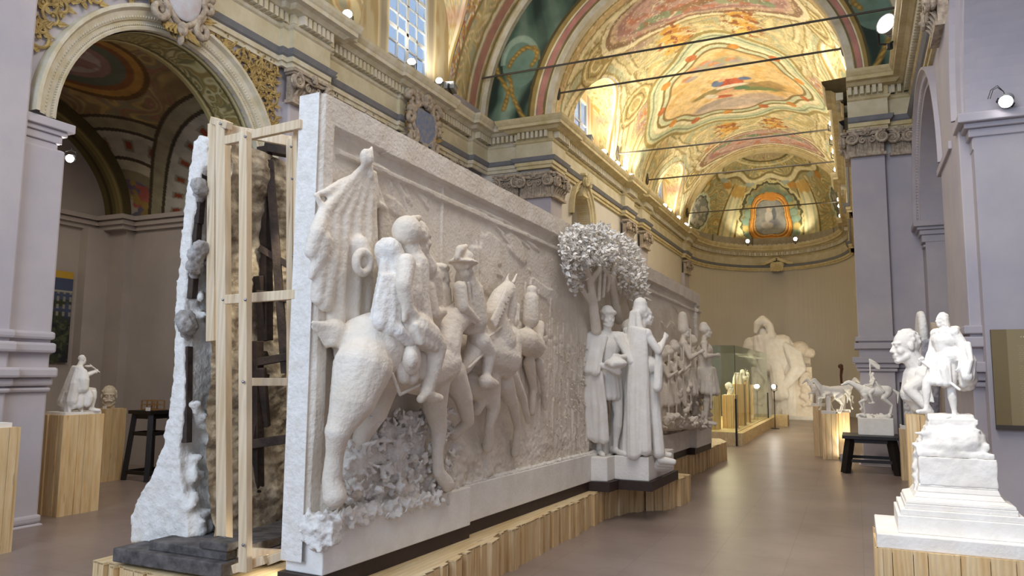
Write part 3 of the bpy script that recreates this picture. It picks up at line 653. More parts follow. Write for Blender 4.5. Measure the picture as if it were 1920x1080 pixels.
# ============================================================ WINDOWS
def window(name, x, yc, hw, z0, z1, side, cols, rows, fw=.04):
    r = MB(); d = .03
    r.box(x-d, x+d, yc-hw-.03, yc-hw+fw, z0-.03, z1+.03); r.box(x-d, x+d, yc+hw-fw, yc+hw+.03, z0-.03, z1+.03)
    r.box(x-d, x+d, yc-hw, yc+hw, z0-.03, z0+fw); r.box(x-d, x+d, yc-hw, yc+hw, z1-fw, z1+.03)
    for i in range(1, cols):
        y = yc-hw+2*hw*i/cols; t = .035 if i*2 == cols else .012; r.box(x-d*.8, x+d*.8, y-t, y+t, z0, z1)
    for j in range(1, rows):
        z = z0+(z1-z0)*j/rows; t = .03 if j % 3 == 0 else .011; r.box(x-d*.8, x+d*.8, yc-hw, yc+hw, z-t, z+t)
    o = struct(r.build(name, mat('window_frame_paint', 'e4e6e4', .5)))
    p = MB(); p.box(x-.004, x+.004, yc-hw, yc+hw, z0, z1); p.build('pane', 'pane', o)
window('window_1', LW-.04, 11.35, .66, 6.95, 9.45, -1, 4, 9)
for i, (yc, rw, zs) in enumerate(LUN):
    window('window_%d' % (i+2), -5.97, yc-.1, .48, 7.15, 8.35, -1, 2, 2, .03); window('window_%d' % (i+4), .39, yc, .48, 7.15, 8.35, 1, 2, 2, .03)

# ============================================================ ORNAMENT
def xf(mb, T, src): mb.add([T @ Vector(p) for p in src.v], src.f)
def frame_T(loc, x, y, z=(0, 0, 1), s=1.0):
    x = Vector(x)*s; y = Vector(y)*s; z = Vector(z)*s
    return Matrix(((x.x, y.x, z.x, loc[0]), (x.y, y.y, z.y, loc[1]), (x.z, y.z, z.z, loc[2]), (0, 0, 0, 1)))
def spiral(c, r0, turns, a0, sgn=1, n=26, k=.15, plane='xz', depth=0):
    pts = []
    for i in range(n+1):
        t = i/n; r = r0*(1-t)+r0*k*t; a = a0+sgn*2*PI*turns*t; u, v = r*math.cos(a), r*math.sin(a)
        pts.append((c[0]+u, c[1]+depth*t, c[2]+v) if plane == 'xz' else (c[0], c[1]+u, c[2]+v))
    return pts
def leaf(mb, p, d, n_, L, W, curl=.6, seg=6):
    """an acanthus leaf growing from p along d, its tip curling towards n_"""
    p = Vector(p); d = Vector(d).normalized(); n_ = Vector(n_).normalized(); s = d.cross(n_).normalized(); vs = []; fs = []
    for i in range(seg+1):
        t = i/seg; c = p+d*(L*(t-.25*curl*t*t*t))+n_*(L*curl*(t**2.2)); w_ = W*math.sin(PI*min(1, .18+.82*t)**.8)*(1 if i % 2 else .72)+.002
        for k in (-1, -.5, 0, .5, 1): vs.append(c+s*w_*k+n_*(.28*W*(1-abs(k))+.1*W*math.cos(k*PI*2)))
    for i in range(seg):
        for k in range(4): a = i*5+k; fs.append((a, a+1, a+6, a+5))
    m = len(vs); vs += [v-n_*W*.25 for v in vs]; fs += [tuple(reversed([x+m for x in f])) for f in list(fs)]
    mb.add(vs, fs)
def capital_bm(w_, h=.45, d=.2):
    b = MB(); hw = w_/2
    b.box(-hw, hw, -.05, d*.3, 0, h*.8); b.box(-hw-.03, hw+.03, -.05, d*.45, -.03, .02)
    b.box(-hw-.06, hw+.06, -.05, d*.75, h*.9, h); b.box(-hw-.03, hw+.03, -.05, d*.6, h*.84, h*.9)
    r = h*.24
    for s in (-1, 1):
        c = (s*(hw-.02), d*.75, h*.62)
        b.tube(spiral(c, r, 1.9, PI/2, s), [.03*(1-.5*i/26) for i in range(27)], 7); b.ell(c, (.035, .05, .035), n=8, m=6)
        b.ell((s*(hw-.02), d*.5, h*.62), (r*.95, .05, r*.95), n=14, m=6)
        b.tube([(s*(hw-.05), d*.75, h*.62+r), (s*hw*.5, d*.62, h*.80), (0, d*.55, h*.76)], .022, 6)
        b.tube(spiral((s*hw*.28, d*.62, h*.55), r*.55, 1.4, PI/2, -s), .016, 6)
    k = max(4, int(w_/.11))
    for i in range(k):
        x = -hw+(i+.5)*w_/k; leaf(b, (x, d*.25, 0), (0, 0, 1), (0, 1, 0), h*.42, w_/k*.52, .35)
    for i in range(k-1):
        x = -hw+(i+1)*w_/k; leaf(b, (x, d*.22, h*.1), (0, 0, 1), (0, 1, 0), h*.55, w_/k*.5, .28)
    b.ell((0, d*.75, h*.9), (.06, .04, .055), n=8, m=6)
    for i in range(6): a = PI*i/3; b.ell((.05*math.cos(a), d*.78, h*.9+.05*math.sin(a)), .025, n=6, m=4)
    n_ = int(w_/.05)
    for i in range(n_): b.ell((-hw+(i+.5)*w_/n_, d*.5, h*.81), (.018, .02, .022), n=6, m=4)
    return b
def capital(loc, out, w_, h, label, group=None, d=.2, also=None, m='capital'):
    out = Vector(out).normalized(); x = Vector((out.y, -out.x, 0)); t = MB(); xf(t, frame_T((0, 0, 0), x, out), capital_bm(w_, h, d))
    if also:
        loc2, out2, w2 = also; out2 = Vector(out2); x2 = Vector((out2.y, -out2.x, 0)); xf(t, frame_T(Vector(loc2)-Vector(loc), x2, out2), capital_bm(w2, h, d))
    o = link('pilaster_capital', t.mesh('pilaster_capital', m), None); o.location = loc
    return tag(o, label, 'capital', group)
capital((LW+.15, 8.43, 5.38), (1, 0, 0), .74, .46, 'scrolled stucco capital right of the big chapel arch, above the end of the riders relief')
capital((-5.97, 14.34, 5.26), (0, -1, 0), .66, .5, 'scrolled stucco capital on the corner pier left of the painted choir arch', also=((-5.64, 14.68, 5.26), (1, 0, 0), .66))
capital((-6.63, 14.36, 5.28), (0, -1, 0), .52, .5, 'set-back stucco capital half hidden behind the relief top, beside the left corner capital')
capital((-5.58, 20.0, 5.3), (1, 0, 0), .74, .46, 'nearer small capital in the left choir wall above the plaster tree')
capital((-5.58, 21.8, 5.3), (1, 0, 0), .74, .46, 'farther small capital in the left choir wall, right of the plaster tree top')
capital((-5.58, 28.0, 5.3), (1, 0, 0), .74, .46, 'small capital where the left choir wall meets the round apse')
capital((.33, 14.22, 5.42), (0, -1, 0), .52, .44, 'scrolled capital on the front pilaster of the right pier', also=((.06, 14.5, 5.42), (-1, 0, 0), .5))
capital((.86, 14.36, 5.42), (0, -1, 0), .30, .44, 'scrolled capital on the set-back pilaster of the right pier')
capital((RW-.1, 9.35, 5.42), (-1, 0, 0), .6, .44, 'small scrolled capital high on the right wall near the top edge')

rnd = random.Random(4)
def stucco(region, n, seed, name, label, sc=1.0, m='gold', X=LW):
    rnd.seed(seed); mb = MB(); k = 0; tries = 0; pts = []
    while k < n and tries < 4000:
        tries += 1; y, z = region(rnd)
        if y is None or any((y-a)**2+(z-b_)**2 < (.13*sc)**2 for a, b_ in pts): continue
        pts.append((y, z)); k += 1; sg = rnd.choice((-1, 1)); r = rnd.uniform(.08, .14)*sc; a0 = rnd.uniform(0, 2*PI)
        sp = spiral((X+.03, y, z), r, 1.25, a0, sg, 16, .2, 'yz'); mb.tube(sp, [.022*sc*(1-.5*i/16) for i in range(17)], 6)
        for j in range(5):
            q = Vector(sp[j*3]); d = Vector(sp[j*3+1])-q; o_ = q-Vector((X+.03, y, z)); leaf(mb, q, o_.normalized()*1.2+d.normalized(), (1, 0, 0), .1*sc, .035*sc, .4, 4)
        mb.ell((X+.04, y, z), .02*sc, n=6, m=4)
    o = mb.build(name, m); return tag(o, label, 'stucco ornament')
def regA(left):
    def f(r):
        y = r.uniform(4.56, 6.0) if left else r.uniform(6.6, 7.9); z = r.uniform(4.3, 5.82)
        return (y, z) if (y-6.25)**2+(z-4.1)**2 > 1.83**2 else (None, 0)
    return f
stucco(regA(True), 60, 3, 'stucco_scrollwork', 'gilded stucco scrollwork in the corner left of the big chapel arch')
stucco(regA(False), 36, 5, 'stucco_scrollwork', 'gilded stucco scrollwork between the big chapel arch and the capital right of it')
def regB(r):
    y = r.uniform(8.95, 11.0); z = r.uniform(5.3, 5.82); return (y, z) if (y-11.55)**2+(z-4.1)**2 > 1.88**2 else (None, 0)
stucco(regB, 20, 7, 'stucco_garland', 'stucco garland left of the blue cartouche, above the relief top', 1.1, 'capital')
def regC(r):
    y = r.uniform(12.1, 13.6); z = r.uniform(5.25, 5.82); return (y, z) if (y-11.55)**2+(z-4.1)**2 > 1.88**2 else (None, 0)
stucco(regC, 18, 9, 'stucco_garland', 'stucco garland right of the blue cartouche, above the relief top', 1.1, 'capital')

def cartouche(loc, w_, h, shieldm, framem, label, oval=True):
    r = empty('cartouche', loc); tag(r, label, 'cartouche'); L0 = Vector(loc)
    s = MB()
    if oval: s.ell((.17, 0, .03*h), (.05, w_*.29, h*.33), n=24, m=12)
    else:
        s.prism([(-w_*.24, -h*.36), (w_*.24, -h*.36), (w_*.3, .0), (w_*.24, h*.26), (-w_*.24, h*.26), (-w_*.3, 0)], 0, .12, Matrix(((0, 0, 1, .08), (1, 0, 0, 0), (0, 1, 0, 0), (0, 0, 0, 1))))
    link('shield', s.mesh('shield', shieldm, oval), None, r)
    f = MB(); n = 40; ring = []
    for i in range(n+1):
        a = 2*PI*i/n; k = 1+.06*math.cos(4*a); ring.append((.17, w_*.33*k*math.cos(a), .03*h+h*.37*k*math.sin(a)))
    f.tube(ring, .035, 8); f.tube([(p[0]-.05, p[1]*1.18, (p[2]-.03*h)*1.15+.03*h) for p in ring], .04, 8)
    f.box(0, .14, -w_*.36, w_*.36, -h*.34, h*.36)
    for sg in (-1, 1):
        for (y, z, rr, a0) in ((.34, .34, .16, 0), (.42, .05, .12, 1), (.34, -.3, .13, 2), (.16, .44, .12, .5)):
            f.tube(spiral((.16, sg*y*w_, z*h), rr*w_, 1.3, a0 if sg > 0 else PI-a0, sg, 20, .2, 'yz'), [.05*w_*(1.2-.6*i/20) for i in range(21)], 7)
    f.tube(spiral((.22, 0, h*.46), .11*w_, 1.2, -PI/2, 1, 16, .2, 'yz'), .05*w_, 7)
    f.ell((.2, 0, h*.4), (.06, .1*w_, .08*h)); f.ell((.18, 0, -h*.42), (.06, .08*w_, .1*h)); f.ell((.16, 0, -h*.54), (.05, .04*w_, .09*h))
    link('scroll_frame', f.mesh('scroll_frame', framem, True), None, r)
    g = MB()
    for sg in (-1, 1):
        for k in range(11):
            a = -PI/2+PI*(k+.5)/11; p = (.1, sg*w_*.42*math.cos(a), .02+h*.46*math.sin(a)); leaf(g, p, (0, sg*math.cos(a), math.sin(a)+.3), (1, 0, 0), .17*w_, .055*w_, .5, 5)
        for k in range(4): leaf(g, (.16, sg*.05*w_*k, -h*.36-.02*k), (0, sg*(.3+.25*k), -1), (1, 0, 0), .2*w_, .06*w_, .3, 5)
    link('leaves', g.mesh('leaves', 'gold'), None, r)
    return r
M['oval'] = mat('pale_blue_painted_oval', 'cad2dc', .7, .1, 20, col2='c3b8bc', vscale=6)
M['blueshield'] = mat('worn_blue_paint', '6478a8', .75, .3, 20, col2='8f8f92', vscale=10)
cartouche((LW+.05, 6.12, 5.98), .92, .95, 'oval', 'capital', 'stucco cartouche with a pale painted oval at the crown of the big chapel arch')
cartouche((LW+.1, 11.55, 6.08), 1.15, 1.0, 'blueshield', 'capital', 'grey scrolled cartouche with a blue shield above the relief top', oval=False)
k = MB()                                           # keystones
xf(k, frame_T((-5.66, 16.4, 5.7), (0, 1, 0), (1, 0, 0)), capital_bm(.3, .5, .2)); tag(k.build('keystone', 'stoneg'), 'scrolled keystone of the small arched recess high in the left choir wall', 'keystone')
k = MB(); n_ = 24
for i in range(-9, 10):
    a = PI/2+i*.022; p = apse_pt(a, -.2)
    z = 6.12+.22*(1-abs(i)/9); k.box(p[0]-.1, p[0]+.1, p[1]-.12, p[1]+.1, z-.03, z+.04); 
    if abs(i) < 4: k.ell((p[0], p[1]-.05, 6.08), (.1, .1, .14)); leaf(k, (p[0], p[1]-.1, 6.0), (0, 0, -1), (0, -1, 0), .22, .09, .3)
tag(k.build('pediment', 'stoneg'), 'small stucco pediment on the frieze at the middle of the apse', 'pediment')

# ============================================================ TIE RODS
def rod(p, q, label):
    p = Vector(p); q = Vector(q); r = empty('tie_rod', p); tag(r, label, 'tie rod', 'iron tie rods across the vault')
    b = MB(); b.tube([Vector((0, 0, 0)), q-p], .022, 8); link('bar', b.mesh('bar', 'rod'), None, r)
    for e in (Vector((0, 0, 0)), q-p):
        b = MB(); b.ell(e, (.05, .05, .16)); b.ell(e+Vector((0, 0, .16)), (.04, .04, .06)); link('end_boss', b.mesh('end_boss', 'rod', True), None, r)
rod((-7.27, 14.15, 7.97), (1.05, 14.15, 7.98), 'nearest iron tie rod, spanning in front of the green drapery wall')
rod((-5.62, 14.72, 7.6), (.02, 14.72, 7.62), 'iron tie rod just inside the choir arch, second from the front')
rod((-5.6, 19.1, 7.45), (.02, 19.1, 7.45), 'iron tie rod across the middle of the choir, third from the front')
rod((-5.6, 22.3, 7.5), (.02, 22.3, 7.5), 'iron tie rod past the painted medallion, fourth from the front')
rod((-5.55, 28.1, 7.6), (-.03, 28.1, 7.6), 'farthest iron tie rod, crossing in front of the apse medallion')

# ============================================================ SPOTLIGHTS
def spot_lamp(loc, aim, label, energy=60, col=WARM, s=1.0, group=None, ang=120, bulb='bulb', yoke=(0, 0, -1), lightoff=.1, beam=None):
    loc = Vector(loc); aim = Vector(aim).normalized(); r = empty('spotlight', loc); tag(r, label, 'spotlight', group)
    q = aim.to_track_quat('Z', 'Y').to_matrix().to_4x4()
    la = Vector(beam).normalized() if beam else aim
    b = MB(); t = MB(); t.lathe([(.012, -.12), (.045, -.11), (.055, -.02), (.07, .03), (.07, .035), (.06, .03), (.05, -.0)], n=16)
    for i in range(3): t.lathe([(.057, -.09+.025*i), (.062, -.088+.025*i), (.062, -.08+.025*i), (.056, -.078+.025*i)], n=16)
    xf(b, Matrix.Scale(s, 4) @ q, t); link('lamp_housing', b.mesh('lamp_housing', mat_lamp, True), None, r)
    b = MB(); t = MB(); t.ell((0, 0, .025), (.056, .056, .022), n=16, m=8); xf(b, Matrix.Scale(s, 4) @ q, t); link('lens', b.mesh('lens', bulb, True), None, r)
    b = MB(); y = Vector(yoke)*.13*s; sd = aim.cross(Vector(yoke)); sd = sd.normalized() if sd.length > .1 else Vector((1, 0, 0))
    b.tube([sd*.075*s, sd*.075*s+y*.8, y, -sd*.075*s+y*.8, -sd*.075*s], .008*s, 6); b.tube([y, y*1.25], .02*s, 8); link('yoke', b.mesh('yoke', 'blackm'), None, r)
    if energy:
        l = light('SPOT', loc+aim*lightoff*s, energy, col, loc+aim*lightoff*s+la, .04, ang, .7); l.name = 'lamp_glow'; 
    return r
mat_lamp = mat('grey_lamp_enamel', '9a9a9a', .45)
def flood(loc, label, rz=0, energy=0, aim=(1, 0, 1)):
    r = empty('floodlight', loc, rz); tag(r, label, 'floodlight'); b = MB(); b.box(-.1, .1, -.16, .16, -.06, .06); b.box(-.11, .11, -.17, .17, .05, .065); link('housing', b.mesh('housing', mat_lamp), None, r)
    b = MB(); b.box(-.09, .09, -.15, .15, .062, .07); link('lens', b.mesh('lens', 'white'), None, r)
    b = MB(); b.box(-.02, .02, -.18, .18, -.075, -.06); b.box(-.02, .02, -.18, -.165, -.07, .02); b.box(-.02, .02, .165, .18, -.07, .02); link('bracket', b.mesh('bracket', 'blackm'), None, r)
G = 'lit spotlights along the choir cornice'
def cl(px, py, Xw, label, aim, e, s=1.0, z=7.06, bulb='bulb', col=WARM):
    p = Vector(CAM)+Vector(WM @ np.array([px-960, -(py-540), -FP]))*1.0; d = p-Vector(CAM); t = (z-1.6)/d.z; q = Vector(CAM)+d*t
    q.x = max(min(q.x, 1.0), -7.1) if Xw is None else Xw
    return spot_lamp(q, aim, label, e, col, s, None if Xw is None else G, bulb=bulb)
spot_lamp((-6.95, 9.06, 7.06), (.6, -.7, .2), 'lit spotlight on the cornice left of the tall window', 45, WARM, 1.2, beam=(.2, .3, 1))
spot_lamp((-7.0, 11.0, 7.06), (.5, -.7, .3), 'lit spotlight on the cornice under the tall window', 45, HAL, 1.2, bulb='bulbw', beam=(.2, .4, 1))
spot_lamp((-6.98, 11.95, 7.06), (.4, -.8, .2), 'lit spotlight beside the floodlight at the window foot', 60, HAL, 1.0, bulb='bulbw', beam=(0, .8, .8))
flood((-6.9, 12.25, 7.03), 'grey boxy floodlight on the cornice right of the tall window', .3)
flood((-5.5, 16.35, 7.03), 'boxy floodlight on the choir cornice below the small painted window', .2)
LL = [(17.6, 60), (18.3, 60), (18.75, 60), (19.3, 65), (20.1, 75), (21.2, 75), (24.2, 70), (24.9, 70), (26.3, 50), (27.6, 60), (28.6, 45)]
words = ['nearest', 'second', 'third', 'fourth', 'fifth', 'sixth', 'seventh', 'eighth', 'ninth', 'tenth', 'last']
for i, (y, e) in enumerate(LL):
    spot_lamp((-5.52, y, 7.05), (.25, -1, .35), 'lit spotlight on the left choir cornice, %s from the choir arch' % words[i], e, WARM, 1.35, G, beam=(.1+.6*(i % 2), .35*(-1)**i, 1))
RL = [(15.8, 80), (17.5, 75), (18.6, 60), (19.8, 75), (21.6, 60), (23.0, 60), (25.4, 70), (26.4, 60), (28.1, 50)]
wr_ = ['nearest', 'second', 'third', 'fourth', 'fifth', 'sixth', 'seventh', 'eighth', 'last']
for i, (y, e) in enumerate(RL):
    spot_lamp((-.25, y, 7.08), (-.1, -1, .3), 'lit spotlight on the right choir cornice, %s from the pier' % wr_[i], e, WARM, 1.35, 'lit spotlights on the right choir cornice', beam=(-.1-.5*(i % 2), .3*(-1)**i, 1))
for t, side in ((.36, 'left'), (.60, 'right')):
    p = apse_pt(PI*t, -.42); spot_lamp((*p, 7.05), (0, -1, -.05), 'lit spotlight on the apse cornice, %s of the pair below the medallion' % side, 45, WARM, 1.2, beam=(0, .1, 1))
spot_lamp((.68, 12.8, 7.1), (-.55, -.75, .1), 'big dazzling spotlight at the edge of the right nave cornice', 120, HAL, 2.4, bulb='bulbw')

# the building is scaled up about the camera, setting the pier behind the stool
BUILDING = Matrix.Translation((0, 0, -.112)) @ Matrix.Scale(1.07, 4)
for o in list(C.objects):
    if o.parent or o.type == 'CAMERA' or o.name in KEEP: continue
    if o.type == 'LIGHT' and o.name.startswith('lamp_glow'): o.location = BUILDING @ o.location; continue
    o.matrix_world = BUILDING @ Matrix.LocRotScale(o.location, o.rotation_euler, o.scale)

# ============================================================ SCULPTING
TEX = {}
def clouds(s):
    if s not in TEX: t = D.textures.new('clouds', 'CLOUDS'); t.noise_scale = s; t.noise_depth = 3; TEX[s] = t
    return TEX[s]
class S(MB):
    """closed lumps that are fused into one continuous skin"""
    k = 1.0
    def ell(s, c, r, q=None, n=12, m=8): r = (r, r, r) if isinstance(r, (int, float)) else r; MB.ell(s, c, tuple(x*s.k for x in r), q, n, m)
    def cap(s, p, q, r1, r2=None, n=12):
        r2 = r1 if r2 is None else r2; r1 *= s.k; r2 *= s.k; p = Vector(p); q = Vector(q); d = q-p
        if d.length < 1e-4: MB.ell(s, p, (r1, r1, r1)); return
        d.normalize(); s.tube([p-d*r1*.98, p-d*r1*.72, p-d*r1*.3, p, q, q+d*r2*.3, q+d*r2*.72, q+d*r2*.98], [r1*.15, r1*.7, r1*.95, r1, r2, r2*.95, r2*.7, r2*.15], n)
    def chain(s, pts, rs, n=12):
        for i in range(len(pts)-1): s.cap(pts[i], pts[i+1], rs[i], rs[i+1], n)
    def folds(s, top, bot, n, r0, r1, seed=1, wave=.02, mid=None):
        """drapery: rounded folds hanging from the polyline top to the polyline bot"""
        rr = random.Random(seed)
        def at(P, t):
            P = [Vector(p) for p in P]; x = t*(len(P)-1); i = min(int(x), len(P)-2); return P[i].lerp(P[i+1], x-i)
        for i in range(n):
            t = (i+.5)/n; a = at(top, t); b = at(bot, t+rr.uniform(-.02, .02)); m = a.lerp(b, .5)+Vector((rr.uniform(-1, 1), rr.uniform(-1, 1), 0))*wave
            if mid is not None: m += Vector(mid)
            k = (.62, 1.3, .8, 1.45, .95)[i % 5]*rr.uniform(.9, 1.1); s.chain([a, m, b], [r0*.9, (r0+r1)/2*k, r1*k], 8)
    def skin(s, name, m, parent=None, vox=.012, smooth=2, rough=.0, rs=.05, flat=False):
        off = parent.location if parent is not None else None
        me = s.mesh(name, m, True, off); o = D.objects.new(name, me); C.objects.link(o)
        md = o.modifiers.new('r', 'REMESH'); md.mode = 'VOXEL'; md.voxel_size = vox; md.use_smooth_shade = True
        if smooth: sm = o.modifiers.new('s', 'SMOOTH'); sm.factor = .5; sm.iterations = smooth
        if rough: dp = o.modifiers.new('d', 'DISPLACE'); dp.texture = clouds(rs); dp.strength = rough; dp.mid_level = .5; dp.texture_coords = 'LOCAL'
        dg = bpy.context.evaluated_depsgraph_get(); dg.update(); me2 = D.meshes.new_from_object(o.evaluated_get(dg)); me2.name = name
        D.objects.remove(o); me2.materials.clear(); me2.materials.append(M[m] if isinstance(m, str) else m)
        me2.polygons.foreach_set('use_smooth', [True]*len(me2.polygons))
        return link(name, me2, None, parent)
def head(s, c, f, u=(0, 0, 1), k=1.0, hair='short', seed=0):
    c = Vector(c); f = Vector(f).normalized(); u = Vector(u).normalized(); r = f.cross(u).normalized(); u = r.cross(f); q = Matrix((r, f, u)).transposed().to_quaternion(); P = lambda x, y, z: c+(r*x+f*y+u*z)*k
    s.ell(P(0, -.012, .03), (.075*k, .095*k, .088*k), q, 16, 12); s.ell(P(0, .025, -.035), (.058*k, .065*k, .085*k), q, 14, 10)
    s.ell(P(0, .068, -.1), (.026*k, .024*k, .022*k), q); s.cap(P(0, .085, .012), P(0, .106, -.03), .008*k, .012*k, 8); s.cap(P(-.010, .096, -.034), P(.010, .096, -.034), .009*k, None, 6)
    for g in (-1, 1):
        s.cap(P(g*.014, .088, .026), P(g*.052, .066, .024), .009*k, .008*k, 8); s.ell(P(g*.03, .078, .004), (.013*k, .010*k, .009*k), q, 8, 6)
        s.ell(P(g*.042, .058, -.032), (.025*k, .024*k, .026*k), q, 8, 6); s.ell(P(g*.078, -.005, -.002), (.012*k, .022*k, .032*k), q, 8, 6); s.cap(P(g*.05, .02, -.07), P(g*.02, .07, -.1), .022*k, .018*k, 8)
    s.cap(P(-.022, .088, -.06), P(.022, .088, -.06), .009*k, None, 6); s.cap(P(-.018, .086, -.075), P(.018, .086, -.075), .010*k, None, 6)
    rr = random.Random(seed)
    if hair in ('short', 'long', 'curly'):
        for i in range(90 if hair != 'curly' else 60):
            a = rr.uniform(0, 2*PI); e = rr.uniform(-.1, 1.45); x, y, z = math.cos(e)*math.cos(a), math.cos(e)*math.sin(a), math.sin(e)
            if y > .2 and z < .86: continue
            p = P(x*.072, -.012+y*.092, .03+z*.085); s.ell(p, rr.uniform(.011, .018)*k*(1 if hair != 'curly' else 1.4), None, 6, 5)
        if hair == 'long':
            for i in range(9): a = PI+PI*i/8; s.cap(P(math.cos(a)*.075, math.sin(a)*.07-.01, .02), P(math.cos(a)*.085, math.sin(a)*.08-.02, -.1), .024*k, .018*k, 7)
    return P
def hand(s, w_, d, n, side=1, curl=.5, k=1.0):
    w_ = Vector(w_); d = Vector(d).normalized(); n = Vector(n); n = (n-d*n.dot(d)).normalized(); x = d.cross(n)*side; q = Matrix((x, n, d)).transposed().to_quaternion() if side > 0 else Matrix((-x, n, d)).transposed().to_quaternion()
    s.ell(w_+d*.045*k, (.038*k, .016*k, .05*k), q, 12, 8); s.cap(w_-d*.01*k, w_+d*.03*k, .024*k, .026*k, 8)
    for i, (o_, L1) in enumerate(((-.03, .068), (-.01, .08), (.011, .075), (.03, .058))):
        a = w_+d*.085*k+x*o_*k; c = curl*(1+.12*i); d1 = (d*math.cos(c*.6)+n*math.sin(c*.6)).normalized(); b = a+d1*L1*.48*k; d2 = (d*math.cos(c*1.5)+n*math.sin(c*1.5)).normalized(); e = b+d2*L1*.34*k; d3 = (d*math.cos(c*2.2)+n*math.sin(c*2.2)).normalized()
        s.chain([a-d*.02*k, a, b, e, e+d3*L1*.24*k], [.010*k, .0095*k, .0088*k, .008*k, .0068*k], 7)
    t0 = w_+d*.02*k-x*.026*k; t1 = t0+(d*.6-x*.8+n*.4).normalized()*.038*k; t2 = t1+(d*.9-x*.2+n*.5).normalized()*.03*k; s.chain([t0, t1, t2], [.014*k, .0115*k, .0085*k], 7)
def person(s, T, J=None, look=(0, 1, 0), hair='short', k=1.0, bulk=1.0, legs=True, arms=True, seed=0, curl=(.6, .6), hn=None, boots=False):
    """a continuous body 1.8 m tall facing +Y; T places it, J overrides joints"""
    j = dict(pel=(0, 0, .97), wai=(0, 0, 1.12), che=(0, .01, 1.33), nek=(0, 0, 1.5), hd=(0, .03, 1.66), sl=(-.2, 0, 1.45), sr=(.2, 0, 1.45), el=(-.27, -.03, 1.16), er=(.27, -.03, 1.16), wl=(-.29, .07, .92), wr=(.29, .07, .92),
             hl=(-.1, 0, .94), hr=(.1, 0, .94), kl=(-.11, .03, .5), kr=(.11, .03, .5), al=(-.11, -.01, .09), ar=(.11, -.01, .09), tl=(-.13, .17, .03), tr=(.13, .17, .03))
    if J: j.update(J)
    P = {a: T @ Vector(b) for a, b in j.items()}; sc = T.to_scale().x; g = lambda r: r*sc*bulk; Rt = T.to_3x3()
    X = (Rt @ Vector((1, 0, 0))).normalized()
    s.cap(P['pel']-X*g(.07), P['pel']+X*g(.07), g(.115), None, 14); s.chain([P['pel'], P['wai'], P['che']], [g(.14), g(.125), g(.15)], 14)
    s.cap(P['che']-X*g(.07), P['che']+X*g(.07), g(.12)); s.cap(P['sl'].lerp(P['sr'], .12), P['sl'].lerp(P['sr'], .88), g(.075)); s.cap(P['che'], P['nek'], g(.11), g(.06))
    s.cap(P['nek'], P['hd'], g(.058), g(.05)); hd = head(s, P['hd']+(P['hd']-P['nek']).normalized()*sc*.02, Rt @ Vector(look), (P['hd']-P['nek'])*.5+Vector((0, 0, .12))*sc, sc*1.02, hair, seed)
    if arms:
        for a, b, c, sd, cu in (('sl', 'el', 'wl', -1, curl[0]), ('sr', 'er', 'wr', 1, curl[1])):
            s.ell(P[a], g(.07)); s.chain([P[a], P[a].lerp(P[b], .5), P[b]], [g(.058), g(.052), g(.042)]); s.chain([P[b], P[b].lerp(P[c], .35), P[c]], [g(.042), g(.043), g(.027)])
            nn = (Rt @ Vector(hn[0 if sd < 0 else 1])) if hn else -X*sd
            hand(s, P[c], (P[c]-P[b]), nn, sd, cu, sc)
    if legs:
        for a, b, c, d in (('hl', 'kl', 'al', 'tl'), ('hr', 'kr', 'ar', 'tr')):
            s.chain([P[a], P[a].lerp(P[b], .45), P[b]], [g(.092), g(.082), g(.055)]); s.chain([P[b], P[b].lerp(P[c], .33), P[b].lerp(P[c], .8), P[c]], [g(.054), g(.06), g(.036), g(.034)])
            s.cap(P[c], P[c].lerp(P[d], .1)-Vector((0, 0, .03*sc)), g(.036)); s.cap(P[c]-Vector((0, 0, .035*sc)), P[d], g(.038), g(.028)); s.ell(P[c].lerp(P[d], -.25)-Vector((0, 0, .03*sc)), g(.036))
            if boots: s.cap(P[b].lerp(P[c], .12), P[b].lerp(P[c], .2), g(.068), g(.062)); s.chain([P[b].lerp(P[c], .2), P[c]], [g(.06), g(.042)])
    return P
